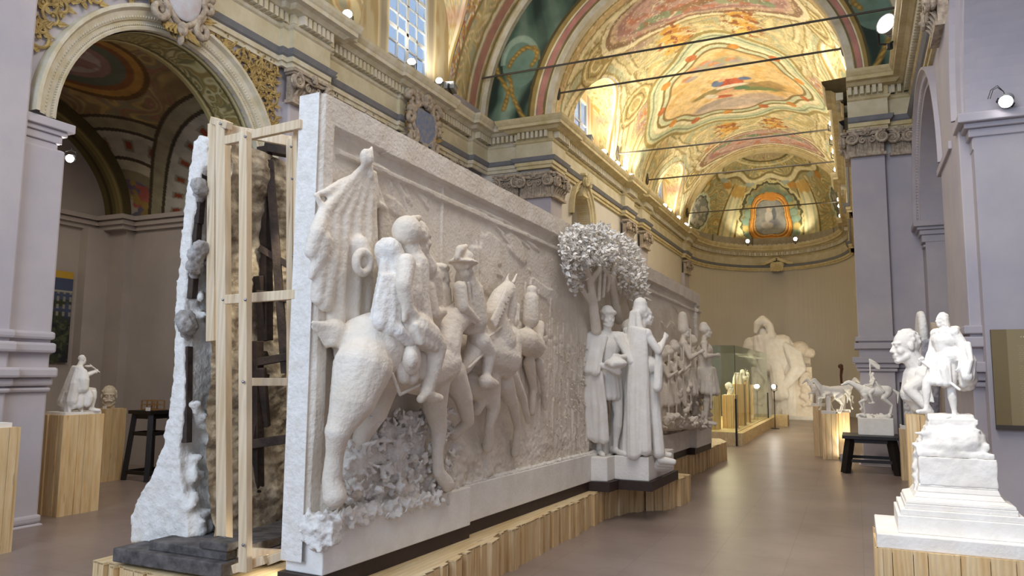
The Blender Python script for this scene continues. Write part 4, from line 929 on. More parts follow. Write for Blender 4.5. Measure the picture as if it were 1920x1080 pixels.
def horse(s, T, J=None, seed=0):
    j = dict(rump=(0, -.62, 1.32), loin=(0, -.2, 1.3), che=(0, .45, 1.28), wi=(0, .42, 1.45), nb=(0, .62, 1.42), nm=(0, .9, 1.72), poll=(0, 1.08, 1.93), muz=(0, 1.42, 1.55),
             hl=(-.14, -.62, 1.2), hr=(.14, -.62, 1.2), sl=(-.17, -.42, .95), sr=(.17, -.42, .95), ol=(-.15, -.82, .58), orr=(.15, -.82, .58), fl=(-.15, -.74, .17), fr=(.15, -.74, .17), ul=(-.15, -.66, .05), ur=(.15, -.66, .05),
             pl=(-.15, .48, 1.1), pr=(.15, .48, 1.1), xl=(-.16, .42, .88), xr=(.16, .42, .88), cl=(-.14, .5, .52), cr=(.14, .5, .52), gl=(-.14, .48, .17), gr=(.14, .48, .17), vl=(-.14, .54, .05), vr=(.14, .54, .05),
             t0=(0, -.92, 1.38), t1=(0, -1.12, 1.15), t2=(0, -1.1, .7))
    if J: j.update(J)
    P = {a: T @ Vector(b) for a, b in j.items()}; sc = T.to_scale().x; g = lambda r: r*sc
    s.chain([P['rump'], P['loin'], P['che']], [g(.29), g(.31), g(.29)], 16); s.cap(P['loin'], P['wi'], g(.2), g(.2)); s.chain([P['che'], P['nb'], P['nm'], P['poll']], [g(.25), g(.21), g(.145), g(.1)], 14)
    d = (P['muz']-P['poll']).normalized(); s.chain([P['poll'], P['poll'].lerp(P['muz'], .35), P['poll'].lerp(P['muz'], .8), P['muz']], [g(.1), g(.105), g(.062), g(.066)])
    X = (T.to_3x3() @ Vector((1, 0, 0))).normalized()
    for sg in (-1, 1):
        e = P['poll']+X*sg*g(.055); s.cap(e, e+(P['poll']-P['nm']).normalized()*g(.13), g(.03), g(.012), 8); s.ell(P['poll'].lerp(P['muz'], .3)+X*sg*g(.08), g(.025)); s.ell(P['muz']+X*sg*g(.035)+d*g(.04), g(.022))
    for a, b, c, e, f in (('hl', 'sl', 'ol', 'fl', 'ul'), ('hr', 'sr', 'orr', 'fr', 'ur')):
        s.chain([P[a], P[b], P[c], P[e], P[f]], [g(.2), g(.13), g(.062), g(.05), g(.062)]); s.ell(P[c], g(.068)); s.cap(P[f], P[f]-Vector((0, 0, g(.02))), g(.065), g(.075))
    for a, b, c, e, f in (('pl', 'xl', 'cl', 'gl', 'vl'), ('pr', 'xr', 'cr', 'gr', 'vr')):
        s.chain([P[a], P[b], P[c], P[e], P[f]], [g(.16), g(.1), g(.058), g(.045), g(.058)]); s.ell(P[c], g(.06)); s.cap(P[f], P[f]-Vector((0, 0, g(.02))), g(.06), g(.07))
    s.chain([P['t0'], P['t1'], P['t2']], [g(.06), g(.09), g(.03)])
    rr = random.Random(seed)
    for i in range(16):
        t = i/15; a = P['nb'].lerp(P['nm'], t*2) if t < .5 else P['nm'].lerp(P['poll'], t*2-1); u = (P['poll']-P['muz']).normalized(); s.cap(a+u*g(.12)*(1.15-.3*t), a+u*g(.06)+X*g(.09)*rr.choice((-1, 1)), g(.035), g(.02), 7)
    return P
def Tm(loc, rz=0, s=1.0, rx=0, ry=0): return Matrix.Translation(Vector(loc)) @ Matrix.Rotation(rz, 4, 'Z') @ Matrix.Rotation(rx, 4, 'X') @ Matrix.Rotation(ry, 4, 'Y') @ Matrix.Scale(s, 4)

# ============================================================ THE GREAT RELIEF
RO = Vector((-2.98, 3.6, 0)); RS = .05; RN = Vector((1, -RS, 0)).normalized(); RT = Vector((RS, 1, 0)).normalized()
def q(px, py, w_=0.0):
    d = Vector(WM @ np.array([px-960, -(py-540), -FP])); c = Vector(CAM); t = ((RO-c).dot(RN)+w_)/d.dot(RN); return c+d*t
def rp(u, z, w_=0.0): return RO+RT*u+RN*w_+Vector((0, 0, z))       # along, height, out
def ztop(u): return 3.31-.033*u
ROOT = empty('plaster_relief', rp(5, .43)); tag(ROOT, 'long white plaster relief of riders, standing figures and a tree on the wavy wooden platform', 'relief')
def loc_(p): return p
# slab with low relief: a height field
def relief_panel():
    nu, nz = 980, 250; U, V = np.meshgrid(np.linspace(0, 9.75, nu), np.linspace(0, 1, nz)); ZT = 3.31-.033*U; Z = .66+V*(ZT-.66)
    H = .010*(fbm(U*9, Z*9, 4)-.5)+.02*(fbm(U*2.2, Z*2.2, 3)-.5); zi = ZT-Z
    ci = ss(.0, .008, U-.12)*(1-ss(9.45, 9.46, U)); ins = (zi > .19)*(U > .12)*(U < 9.5)
    H += np.where((zi < .19) | (U < .12) | (U > 9.5), .055, 0)
    H += np.where((zi > .22)*(zi < .27)*(U > .2), -.02, 0)+np.where((zi > .29)*(zi < .335)*(U > .2), .028, 0)+np.where((zi > .335)*(zi < .35)*(U > .2), -.01, 0)
    low = ss(1.35, .75, Z)*(1-.72*ss(1.6, 2.6, U)); H += ins*low*(.16*fbm(U*3.2, Z*4.2, 4)**1.2+.10*np.abs(fbm(U*11, Z*11, 3)-.5))     # rocky, leafy ground
    H += ins*low*ss(.45, .7, fbm(U*24, Z*24, 3))*.022
    H += ins*ss(3.0, 4.3, U)*ss(5.6, 4.6, U)*(1-ss(1.9, 2.3, Z))*.016*np.abs(np.sin(U*26+2.5*fbm(U*4, Z*2, 2)))*ss(.42, .6, fbm(U*5, Z*2.2, 3))
    H += ins*ss(4.4, 5.6, U)*.02*ss(.5, .66, fbm(U*24, Z*24, 2))*(1-ss(1.7, 2.2, Z))                      # ivy near the tree
    H += ins*.016*ss(.55, .62, fbm(U*2.2+4, Z*5+U*1.5, 3))*ss(2.1, 2.4, Z)                                  # clouds
    def seg(x0, z0, x1, z1, r, h):
        nonlocal H
        dx, dz = x1-x0, z1-z0; t = np.clip(((U-x0)*dx+(Z-z0)*dz)/(dx*dx+dz*dz), 0, 1); d = np.hypot(U-x0-t*dx, Z-z0-t*dz); H = np.maximum(H, h*np.sqrt(np.clip(1-(d/r)**2, 0, 1))+H*.5*(d < r))
    def pu(px, py): p = q(px, py); return (p-RO).dot(RT), p.z
    def sp(a, b_, r, h): x0, z0 = pu(*a); x1, z1 = pu(*b_); seg(x0, z0, x1, z1, r, h)
    for a, b_ in (((726, 318), (748, 420)), ((829, 352), (827, 500)), ((893, 455), (896, 540)), ((985, 530), (983, 640)), ((1008, 545), (1006, 640)), ((1031, 560), (1030, 620))): sp(a, b_, .011, .016)
    rr = random.Random(9)                                                                                    # flags and clouds in low relief
    for (x, y, n, dx, dy) in ((735, 330, 6, 60, 75), (880, 385, 7, 110, 80), (940, 420, 5, 90, 50)):
        for i in range(n): sp((x+i*9, y+i*4), (x+i*9+dx*rr.uniform(.3, .7), y+dy*rr.uniform(.3, 1.1)), .018, .011)
    for i in range(11):                                                                                      # distant marching soldiers
        x = 962+i*11.5+rr.uniform(-3, 3); y = 628+i*4+rr.uniform(-8, 8); u, z = pu(x, y); h = .024-.0014*i
        seg(u, z, u+.02, z-.22, .05, h); seg(u, z-.22, u-.04, z-.5, .03, h*.8); seg(u+.02, z-.22, u+.08, z-.5, .03, h*.8); seg(u+.01, z+.09, u+.01, z+.1, .045, h); seg(u+.07, z+.25, u+.03, z-.2, .012, h)
    for i in range(8):
        u, z = pu(1000+i*12, 770+i*6); seg(u, z+.2, u+rr.uniform(-.05, .05), z-.15, .022, .016)
    H = np.where(U < .02, .02, H)
    P = np.stack([RO.x+RT.x*U+RN.x*H, RO.y+RT.y*U+RN.y*H, Z], -1)-np.array(ROOT.location)
    o = grid_mesh('panel', P, None, 'relief', ROOT); fix = o.data
    b = MB()                                                       # the thickness behind and the end
    for i in range(20):
        u0, u1 = i*9.75/20, (i+1)*9.75/20; v = [rp(u0, .5, -.13), rp(u1, .5, -.13), rp(u1, ztop(u1), -.13), rp(u0, ztop(u0), -.13), rp(u0, .5, .03), rp(u1, .5, .03), rp(u1, ztop(u1), .03), rp(u0, ztop(u0), .03)]
        b.add(v, [(0, 3, 2, 1), (3, 7, 6, 2), (0, 1, 5, 4)]+([(0, 4, 7, 3)] if i == 0 else [])+([(1, 2, 6, 5)] if i == 19 else []))
    b.build('slab_back', 'rough', ROOT)
relief_panel()
def rbox(mb, u0, u1, w0, w1, z0, z1):
    v = [rp(u0, z0, w0), rp(u0, z0, w1), rp(u1, z0, w1), rp(u1, z0, w0), rp(u0, z1, w0), rp(u0, z1, w1), rp(u1, z1, w1), rp(u1, z1, w0)]
    mb.add(v, [(3, 2, 1, 0), (4, 5, 6, 7), (0, 1, 5, 4), (1, 2, 6, 5), (2, 3, 7, 6), (3, 0, 4, 7)])
b = MB(); rbox(b, .04, 1.72, -.13, .15, .43, .72); rbox(b, 1.72, 9.8, -.13, .09, .43, .72); rbox(b, 8.75, 9.8, -.1, .2, .43, .74)
b.build('base', 'plaster', ROOT, bevel=.008)
b = MB(); rbox(b, .0, 1.74, -.15, .13, .33, .43); rbox(b, 1.74, 9.85, -.15, .07, .33, .43); rbox(b, 8.7, 9.85, -.1, .18, .33, .43)
pl_dark = b
# rough ledge at the left end
s = S(); rr = random.Random(3)
for i in range(14): s.ell(rp(.04+i*.09, .71, .07), (.10, .07, .045))
s.box(-2.84, -2.76, 3.62, 3.72, .6, .74)
for i in range(620):
    u = rr.uniform(0, 1.28); z = .71+rr.uniform(-.035, .06)-.02*u; w_ = rr.uniform(0, .19); s.cap(rp(u, z, w_), rp(u+rr.uniform(-.04, .04), z+rr.uniform(-.03, .04), w_+rr.uniform(-.02, .02)), rr.uniform(.010, .024), rr.uniform(.006, .014), 6)
for i in range(110): u = rr.uniform(0, .1); z = rr.uniform(.56, .74); s.cap(rp(u, z, rr.uniform(.02, .16)), rp(u+rr.uniform(-.03, .05), z+.04, rr.uniform(.05, .165)), .018, .010, 6)
for i in range(190):
    u = rr.uniform(1.15, 5.4); s.cap(rp(u, .72+rr.uniform(-.015, .02), .06), rp(u+.05, .725, .075), rr.uniform(.010, .022), .012, 6)
ch0 = [rp(1.1+i*.3, .715, .05) for i in range(16)]; s.chain(ch0, [.028]*16, 8)
s.skin('rocky_ledge', 'rough', ROOT, .0105, 1, .02, .02)
# rocks and undergrowth behind the horse's legs
s = S()
for i in range(34):
    px = rr.uniform(650, 850); py = rr.uniform(800+(px-650)*-.1, 940)
    s.ell(q(px, py, rr.uniform(-.02, .05)), (rr.uniform(.05, .09), rr.uniform(.08, .16), rr.uniform(.06, .12)))
for i in range(420):
    px = rr.uniform(648, 850); py = rr.uniform(765, 945)
    if py < 780+(px-700)*-.12 or (py < 830 and px < 690): continue
    a = q(px, py, rr.uniform(.03, .15)); s.cap(a, a+Vector((rr.uniform(-.01, .05), rr.uniform(-.04, .04), rr.uniform(-.03, .06))), rr.uniform(.01, .028), rr.uniform(.006, .015), 6)
s.skin('rocky_undergrowth', 'rough', ROOT, .0105, 1, .03, .02)
# horses
def ch(s, pts, rs): s.chain([q(*p) for p in pts], rs)
s = S()
ch(s, [(695, 655, .2), (735, 672, .2), (790, 690, .24), (825, 680, .26)], [.235, .2, .19, .16])
ch(s, [(680, 690, .27), (662, 750, .27), (634, 808, .24), (628, 850, .2), (622, 900, .18), (628, 930, .2)], [.185, .14, .075, .055, .058, .072]); s.ell(q(634, 808, .24), .08)
ch(s, [(715, 700, .1), (700, 770, .1), (676, 822, .08), (680, 870, .06)], [.15, .1, .055, .04])
ch(s, [(812, 700, .24), (815, 760, .24), (823, 805, .22), (820, 850, .2), (822, 885, .18), (838, 908, .18)], [.13, .09, .06, .042, .045, .058])
ch(s, [(845, 700, .2), (868, 745, .22), (878, 790, .18), (862, 806, .12), (850, 815, .1)], [.12, .075, .05, .04, .05])
ch(s, [(820, 655, .24), (838, 612, .24), (862, 590, .22), (886, 598, .2), (896, 618, .2)], [.17, .125, .105, .09, .085]); ch(s, [(896, 618, .2), (893, 650, .22), (872, 690, .22)], [.085, .08, .05])
s.cap(q(893, 596, .2), q(905, 575, .2), .02, .01)
ch(s, [(648, 640, .1), (625, 622, .09), (592, 612, .06)], [.08, .085, .03])
for i in range(12): a = i/11; ch(s, [(650, 632+14*a, .14), (622, 612+30*a, .12), (585+26*a, 604+48*a, .08)], [.03, .028, .012])
for i in range(14):
    a = i/13; p0 = q(832+52*a, 628-55*math.sin(a*2.2), .3); s.cap(p0, p0+Vector((.03, .02, -.1)), .022, .012, 6)
s.skin('foreground_horse', 'relief', ROOT, .0125, 5, .004, .03)['label'] = 'plaster horse seen from behind with its neck arched'
s = S()
ch(s, [(900, 660, .12), (935, 670, .16), (948, 640, .18)], [.2, .2, .15]); ch(s, [(935, 640, .2), (925, 595, .2), (938, 558, .2), (952, 543, .2)], [.15, .11, .085, .075])
ch(s, [(952, 543, .2), (957, 575, .22), (955, 608, .22)], [.075, .06, .04]); s.cap(q(962, 530, .2), q(970, 512, .2), .02, .008); s.cap(q(950, 528, .2), q(954, 512, .2), .02, .008)
ch(s, [(915, 710, .16), (925, 765, .16), (917, 800, .14), (915, 838, .1)], [.11, .06, .042, .05]); ch(s, [(942, 715, .16), (962, 760, .12), (970, 800, .1), (966, 850, .06)], [.1, .05, .035, .04])
ch(s, [(880, 720, .1), (905, 745, .12), (893, 770, .1)], [.1, .06, .045]); ch(s, [(958, 700, .1), (980, 745, .08), (990, 790, .06)], [.06, .04, .03])
for i in range(10): a = i/9; p0 = q(922+26*a, 600-56*a, .3); s.cap(p0, p0+Vector((.03, .03, -.07)), .02, .01, 6)
s.skin('second_horse', 'relief', ROOT, .0125, 4, .004, .03)
s = S(); ch(s, [(985, 640, .08), (1000, 650, .08)], [.13, .12]); ch(s, [(1005, 640, .08), (1012, 610, .08), (1020, 625, .08)], [.07, .05, .03]); ch(s, [(992, 680, .08), (1000, 730, .06), (998, 775, .04)], [.06, .035, .03]); ch(s, [(1010, 680, .08), (1018, 720, .06), (1022, 765, .04)], [.05, .03, .025])
ch(s, [(995, 600, .1), (996, 560, .1)], [.08, .07]); s.ell(q(997, 545, .1), .055)
s.skin('distant_rider', 'relief', ROOT, .013, 2, .005, .03)
# saddle cloth, bag, straps
s = S(); s.ell(q(772, 673, .44), (.05, .085, .105)); s.ell(q(772, 673, .47), (.04, .05, .062)); s.skin('round_saddlebag', 'relief', ROOT, .012, 2, .004, .03)
s = S(); s.folds([q(735, 640, .36), q(800, 640, .38)], [q(745, 712, .40), q(800, 700, .40)], 8, .035, .035, 2, .005); s.skin('saddle_cloth', 'relief', ROOT, .012, 2, .004, .03)
for pts in ([(878, 690, .3), (905, 665, .28), (920, 650, .25)], [(955, 600, .28), (925, 625, .3), (905, 640, .28)], [(735, 700, .42), (750, 740, .4), (790, 720, .4)]):
    s = S(); ch(s, pts, [.012]*len(pts)); s.skin('strap', 'relief', ROOT, .009, 1)
# riders
s = S()
s.ell(q(763, 434, .34), (.1, .1, .105), None, 18, 12); s.cap(q(774, 412, .34), q(786, 408, .3), .03, .02); ch(s, [(768, 465, .34), (770, 480, .34)], [.07, .08])
ch(s, [(772, 498, .34), (774, 560, .36), (776, 610, .36)], [.115, .11, .13]); ch(s, [(762, 492, .42), (756, 535, .45), (764, 580, .45), (785, 600, .47)], [.06, .05, .042, .03])
hand(s, q(785, 600, .47), Vector((0, 1, -.1)), (-1, 0, 0), 1, .9)
ch(s, [(776, 618, .42), (800, 632, .44), (817, 648, .46)], [.12, .1, .075]); ch(s, [(817, 650, .46), (812, 685, .45), (802, 728, .44)], [.075, .062, .045]); ch(s, [(799, 736, .44), (808, 744, .44), (824, 747, .44)], [.045, .04, .03]); s.cap(q(793, 744, .44), q(789, 748, .44), .03)
for a in range(5): ch(s, [(757+a*7, 500, .44), (762+a*6, 550, .46), (758+a*9, 600, .45)], [.02, .026, .02])
for a in range(4): ch(s, [(780+a*8, 610+a*6, .5), (790+a*8, 640+a*4, .5)], [.02, .028])
s.skin('helmeted_rider', 'relief', ROOT, .0105, 2, .003, .02)['label'] = 'plaster rider with a smooth round helmet'
s = S(); c = q(786, 447, .3); head(s, c, (.25, 1, -.05), k=.95, hair='short')
ch(s, [(786, 470, .3), (790, 500, .26)], [.06, .11]); ch(s, [(795, 520, .22), (800, 590, .22)], [.13, .12]); ch(s, [(800, 540, .3), (812, 590, .34), (830, 585, .32)], [.06, .05, .035])
s.skin('bearded_rider', 'relief', ROOT, .0105, 2, .003, .02)
s = S(); ch(s, [(728, 470, .3), (735, 490, .3)], [.09, .1]); s.ell(q(732, 468, .3), (.08, .08, .07)); s.folds([q(718, 478, .3), q(750, 478, .38)], [q(690, 612, .26), q(762, 636, .42)], 9, .028, .036, 5, .02)
s.folds([q(716, 520, .34), q(748, 520, .4)], [q(700, 600, .34), q(750, 625, .42)], 6, .03, .04, 9, .015); ch(s, [(745, 620, .42), (765, 640, .44), (782, 655, .44)], [.05, .035, .02])
s.skin('cloak', 'rough', ROOT, .0115, 1, .008, .02)
s = S(); c = q(868, 500, .26); head(s, c, (.4, 1, -.1), k=.85, hair='short'); s.ell(q(868, 492, .26), (.12, .13, .025)); s.ell(q(872, 482, .26), (.07, .07, .055)); ch(s, [(856, 484, .28), (862, 468, .28), (874, 462, .26)], [.02, .035, .02])
ch(s, [(872, 520, .24), (878, 548, .22), (884, 600, .22)], [.08, .12, .13]); ch(s, [(862, 540, .3), (866, 575, .32), (890, 598, .32)], [.055, .05, .03]); hand(s, q(890, 598, .32), Vector((0, 1, -.2)), (-1, 0, 0), 1, .9, .9)
ch(s, [(888, 540, .22), (903, 575, .26)], [.055, .045]); ch(s, [(900, 640, .26), (918, 660, .28), (912, 700, .26)], [.085, .06, .04]); ch(s, [(910, 715, .28), (930, 720, .28)], [.06, .03])
for a in range(5): ch(s, [(862+a*8, 530, .31), (868+a*7, 590, .3)], [.015, .022])
s.skin('plumed_rider', 'relief', ROOT, .0105, 2, .003, .02)['label'] = 'plaster rider in a plumed wide-brimmed hat'
for i, (x, y, kk) in enumerate(((825, 520, .8), (828, 560, .85), (779, 540, .8), (808, 600, .75))):
    s = S(); c = q(x, y, .1); head(s, c, (.6, .8, 0), k=kk, hair='short', seed=i); s.cap(c+Vector((0, 0, -.12)), c+Vector((-.02, 0, -.35)), .09, .13); s.ell(c+Vector((-.01, 0, .07)), (.08, .1, .04)); s.skin('soldier', 'relief', ROOT, .012, 2, .004, .02)
# banner at the left
s = S(); s.cap(q(693, 300, .14), q(697, 276, .14), .03, .012); s.ell(q(686, 295, .12), (.04, .05, .06)); ch(s, [(690, 308, .1), (694, 330, .1)], [.03, .03])
rr = random.Random(8); NB = 20
for i in range(NB):
    t = i/(NB-1); bx = 584+t*118; by = 622-22*math.sin(t*9)-(60*(1-t)**3 if i else 150); tx = 676+t*26; ty = 316+t*8; mx_ = 606+t*96; my_ = 400+t*12; r_ = (.045, .028, .04, .024)[i % 4]; w0 = (.10, .05, .085, .055)[i % 4]
    ch(s, [(tx, ty, .09), (mx_, my_, w0*.8), ((mx_+bx)/2-6*math.sin(i), (my_+by)/2, w0), (bx, by, w0*.8)], [.02, r_*.9, r_*1.15, r_])
for i in range(8): t = i/7; ch(s, [(700+3*t, 330+10*t, .04), (712+18*t, 400+20*t, .02), (716+12*t, 520-30*t, .01)], [.018, .02, .015])
ch(s, [(684, 325, .07), (640, 343, .06), (612, 360, .06), (590, 366, .05)], [.025, .03, .026, .014]); ch(s, [(684, 335, .07), (650, 356, .06), (622, 380, .06), (604, 400, .06)], [.02, .028, .026, .02]); ch(s, [(592, 366, .06), (612, 400, .08), (607, 450, .1)], [.014, .03, .035])
ch(s, [(604, 450, .1), (600, 480, .1), (583, 520, .07)], [.06, .05, .02]); ch(s, [(700, 335, .08), (704, 380, .06), (725, 392, .04)], [.03, .03, .015])
ch(s, [(672, 460, .12), (676, 490, .12)], [.07, .085]); s.ell(q(662, 500, .06), (.09, .12, .14))
s.skin('hanging_banner', 'relief', ROOT, .0125, 3, .006, .03)['label'] = 'plaster banner hanging in heavy folds'
s = S(); n_ = 22                                                # hollow drum-like knob in the banner
for i in range(n_):
    a = 2*PI*i/n_; s.cap(q(680+13*math.cos(a), 492+20*math.sin(a), .19), q(680+13*math.cos(a+2*PI/n_), 492+20*math.sin(a+2*PI/n_), .19), .028)
s.skin('banner_knot', 'relief', ROOT, .011, 2, .004, .03)

# tree with foliage
s = S()
for pts, rs in (([(1118, 620, .1), (1112, 570, .12), (1106, 530, .16), (1092, 480, .2)], [.06, .055, .045, .03]), ([(1160, 600, .12), (1152, 560, .14), (1146, 525, .2), (1160, 480, .26)], [.06, .05, .045, .03]), ([(1190, 590, .12), (1180, 560, .16), (1176, 530, .24), (1190, 490, .3)], [.05, .04, .03, .025]),
                ([(1106, 530, .16), (1125, 505, .22), (1135, 470, .26)], [.035, .03, .02]), ([(1146, 525, .2), (1128, 500, .2), (1118, 470, .2)], [.03, .025, .02]), ([(1112, 575, .1), (1090, 540, .12), (1075, 500, .16)], [.03, .025, .015]), ([(1176, 530, .24), (1200, 520, .3), (1205, 500, .3)], [.025, .02, .015])): ch(s, pts, rs)
for k_ in range(8): x = 1125+k_*9; ch(s, [(x, 512+2*k_, .22), (x+rr.uniform(-5, 5), 548+rr.uniform(-10, 14), .16)], [.02, .028])
s.skin('tree_branches', 'relief', ROOT, .012, 2, .006, .03)
fo = MB(); rr = random.Random(21); n_ = 0
CROWN = [(1048, 447), (1062, 430), (1085, 421), (1100, 427), (1118, 419), (1142, 428), (1152, 437), (1170, 440), (1194, 462), (1206, 492), (1213, 520), (1213, 562), (1202, 592), (1186, 582), (1176, 550), (1160, 538), (1140, 508), (1112, 494), (1098, 512), (1092, 545), (1076, 552), (1064, 528), (1053, 490)]
def inside(x, y, P):
    c = False
    for i in range(len(P)):
        (x0, y0), (x1, y1) = P[i-1], P[i]
        if (y0 > y) != (y1 > y) and x < (x1-x0)*(y-y0)/(y1-y0)+x0: c = not c
    return c
while n_ < 2600:
    px = rr.uniform(1044, 1216); py = rr.uniform(415, 596)
    if not inside(px+rr.uniform(-4, 4), py+rr.uniform(-4, 4), CROWN): continue
    up = (py-430-max(0, px-1150)*.9)/90; deep = max(.05, .38*math.sin(PI*min(.95, max(.15, .75-up*.5)))); t = (px-1046)/168
    if up > .75 and rr.random() < .6: continue
    p = q(px, py, rr.uniform(.04, deep)*(.55+.6*t)+.03); d = Vector((rr.uniform(-1, 1), rr.uniform(-1, 1), rr.uniform(-1, .5))).normalized(); leaf(fo, p, d, (rr.uniform(.2, 1), rr.uniform(-1, .3), rr.uniform(-.2, .8)), rr.uniform(.035, .06), rr.uniform(.013, .022), .5, 3); n_ += 1
fo.build('foliage', 'plaster', ROOT)['label'] = 'dense plaster leaves of the tree'
# ivy left of the standing figures
fo = MB(); n_ = 0
while n_ < 520:
    px = rr.uniform(1000, 1118); py = rr.uniform(640, 880)
    if rr.random() > ((px-990)/140)**2.2: continue
    p = q(px, py, rr.uniform(.01, .03)); d = Vector((.2, rr.uniform(-1, 1), rr.uniform(-1, 1))).normalized(); leaf(fo, p, d, (1, rr.uniform(-.6, .2), .2), rr.uniform(.018, .03), rr.uniform(.007, .011), .4, 3); n_ += 1
fo.build('ivy', 'relief', ROOT)

# the two standing figures
b = MB(); b.prism([(-2.72, 8.0), (-2.50, 8.05), (-2.46, 8.62), (-2.75, 8.7)], .43, .69); b.build('figure_plinth', 'plaster', ROOT, bevel=.01)
b = MB(); b.prism([(-2.55, 8.28), (-2.10, 8.28), (-2.06, 9.35), (-2.6, 9.4)], .43, .69); b.build('figure_plinth', 'plaster', ROOT, bevel=.01)
pl_dark.prism([(-2.74, 7.98), (-2.46, 8.0), (-2.42, 8.3), (-2.74, 8.6)], .33, .432); pl_dark.prism([(-2.55, 8.24), (-2.06, 8.24), (-2.02, 9.4), (-2.6, 9.4)], .33, .432)
pl_dark.build('dark_plinth', 'plinth', ROOT)
fA = q(1132, 852, .3); fA.z = .78
s = S(); T = Tm((-2.56, 8.33, .78), -.62*PI-.25+PI*0, .98)
T = Tm((-2.58, 8.32, .68), PI+.72, .92)
P = person(s, T, dict(el=(-.3, .1, 1.2), wl=(-.06, .27, 1.2), er=(.3, .08, 1.17), wr=(.08, .28, 1.05), kl=(-.12, .06, .5), tl=(-.16, .18, .03)), look=(.12, 1, .02), hair='short', curl=(.8, .8))
for i in range(20): a = 2*PI*i/20; s.ell(T @ Vector((.085*math.cos(a), .03+.1*math.sin(a), 1.745+.01*(i % 2))), .024, None, 7, 5)
s.ell(T @ Vector((0, .02, 1.78)), (.075, .075, .06)); s.ell(T @ Vector((.02, .3, 1.12)), (.13, .13, .06)); s.cap(T @ Vector((.02, .32, 1.12)), T @ Vector((.1, .38, 1.1)), .05, .03)
for i in range(8): a = PI*i/7; s.cap(T @ Vector((.1*math.cos(a), .1*math.sin(a), .97)), T @ Vector((.13*math.cos(a), .12*math.sin(a), .72)), .045, .05)
s.skin('crowned_warrior', 'plaster', ROOT, .0105, 2, .003, .02)['label'] = 'plaster standing figure with a crowned helmet and folded arms'
s = S(); X = lambda x, y, z: T @ Vector((x, y, z))
s.folds([X(-.24, .05, 1.46), X(-.2, -.12, 1.5), X(.2, -.12, 1.5), X(.24, .05, 1.46)], [X(-.33, .0, .1), X(-.2, -.16, .04), X(.22, -.16, .04), X(.34, .02, .1)], 14, .034, .05, 4, .025)
s.folds([X(-.27, .02, 1.47), X(-.05, .13, 1.44)], [X(-.36, .1, 1.1), X(-.2, .25, 1.15)], 5, .035, .04, 6, .01); s.folds([X(.05, .13, 1.44), X(.27, .02, 1.47)], [X(.2, .24, 1.0), X(.36, .1, 1.05)], 5, .035, .04, 7, .01)
s.folds([X(.15, .2, 1.0), X(.34, .1, 1.0)], [X(.05, .15, .2), X(.32, .1, .25)], 6, .03, .045, 8, .02); s.skin('warrior_cloak', 'plaster', ROOT, .011, 1, .004, .03)
T2 = Tm((-2.24, 8.52, .68), -.95, .94)
s = S(); P = person(s, T2, dict(hd=(0, .05, 1.67), er=(.27, .12, 1.24), wr=(.1, .27, 1.4), el=(-.26, -.02, 1.18), wl=(-.2, .2, 1.02)), look=(.1, 1, .02), hair=None, curl=(.7, .35))
X = lambda x, y, z: T2 @ Vector((x, y, z))
s.cap(X(0, .0, 1.76), X(0, .0, 1.83), .088, .08); s.cap(X(0, 0, 1.735), X(0, 0, 1.755), .094)
s.folds([X(-.09, -.05, 1.72), X(0, -.11, 1.72), X(.09, -.05, 1.72)], [X(-.13, -.02, 1.45), X(0, -.13, 1.42), X(.13, -.02, 1.45)], 7, .03, .035, 3, .004)
s.folds([X(-.13, .1, 1.05), X(.0, .15, 1.05), X(.14, .1, 1.05)], [X(-.2, .14, .05), X(.0, .2, .03), X(.2, .14, .05)], 12, .045, .05, 12, .012); s.cap(X(-.14, .05, 1.08), X(.14, .05, 1.08), .11)
s.cap(X(-.22, .1, .02), X(-.1, .28, .02), .04, .03); s.cap(X(.1, .14, .02), X(.14, .3, .02), .04, .03)
s.skin('turbaned_figure', 'plaster', ROOT, .0105, 2, .003, .02)['label'] = 'plaster standing figure with a flat cap raising one hand'
s = S(); s.folds([X(-.1, .1, 1.5), X(-.25, .0, 1.5), X(-.18, -.13, 1.52), X(.15, -.14, 1.52), X(.24, -.02, 1.48)], [X(-.12, .25, .1), X(-.36, .05, .0), X(-.28, -.2, .0), X(.2, -.22, .02), X(.26, -.02, .1)], 17, .034, .05, 14, .03)
s.folds([X(-.1, .12, 1.47), X(.08, .16, 1.3)], [X(-.28, .2, 1.2), X(-.1, .28, 1.0)], 5, .035, .04, 16, .01)
s.folds([X(.12, .2, 1.34), X(.25, .12, 1.3)], [X(.2, .15, .85), X(.3, .08, .8)], 5, .03, .035, 18, .01)
for i in range(26): a = rr.uniform(0, 1); s.cap(X(-.42+.62*a, .12+.05*a, -.02-.16*math.sin(PI*a)), X(-.4+.66*a, .3, -.04-.14*math.sin(PI*a)), .045, .035)
s.skin('long_mantle', 'plaster', ROOT, .011, 1, .004, .03)
s = S(); s.ell(q(1183, 614, .32), (.12, .12, .11)); s.ell(q(1183, 624, .3), (.14, .14, .05)); s.cap(q(1183, 640, .25), q(1185, 700, .2), .1, .12); s.skin('helmeted_head', 'relief', ROOT, .012, 2, .004, .03)
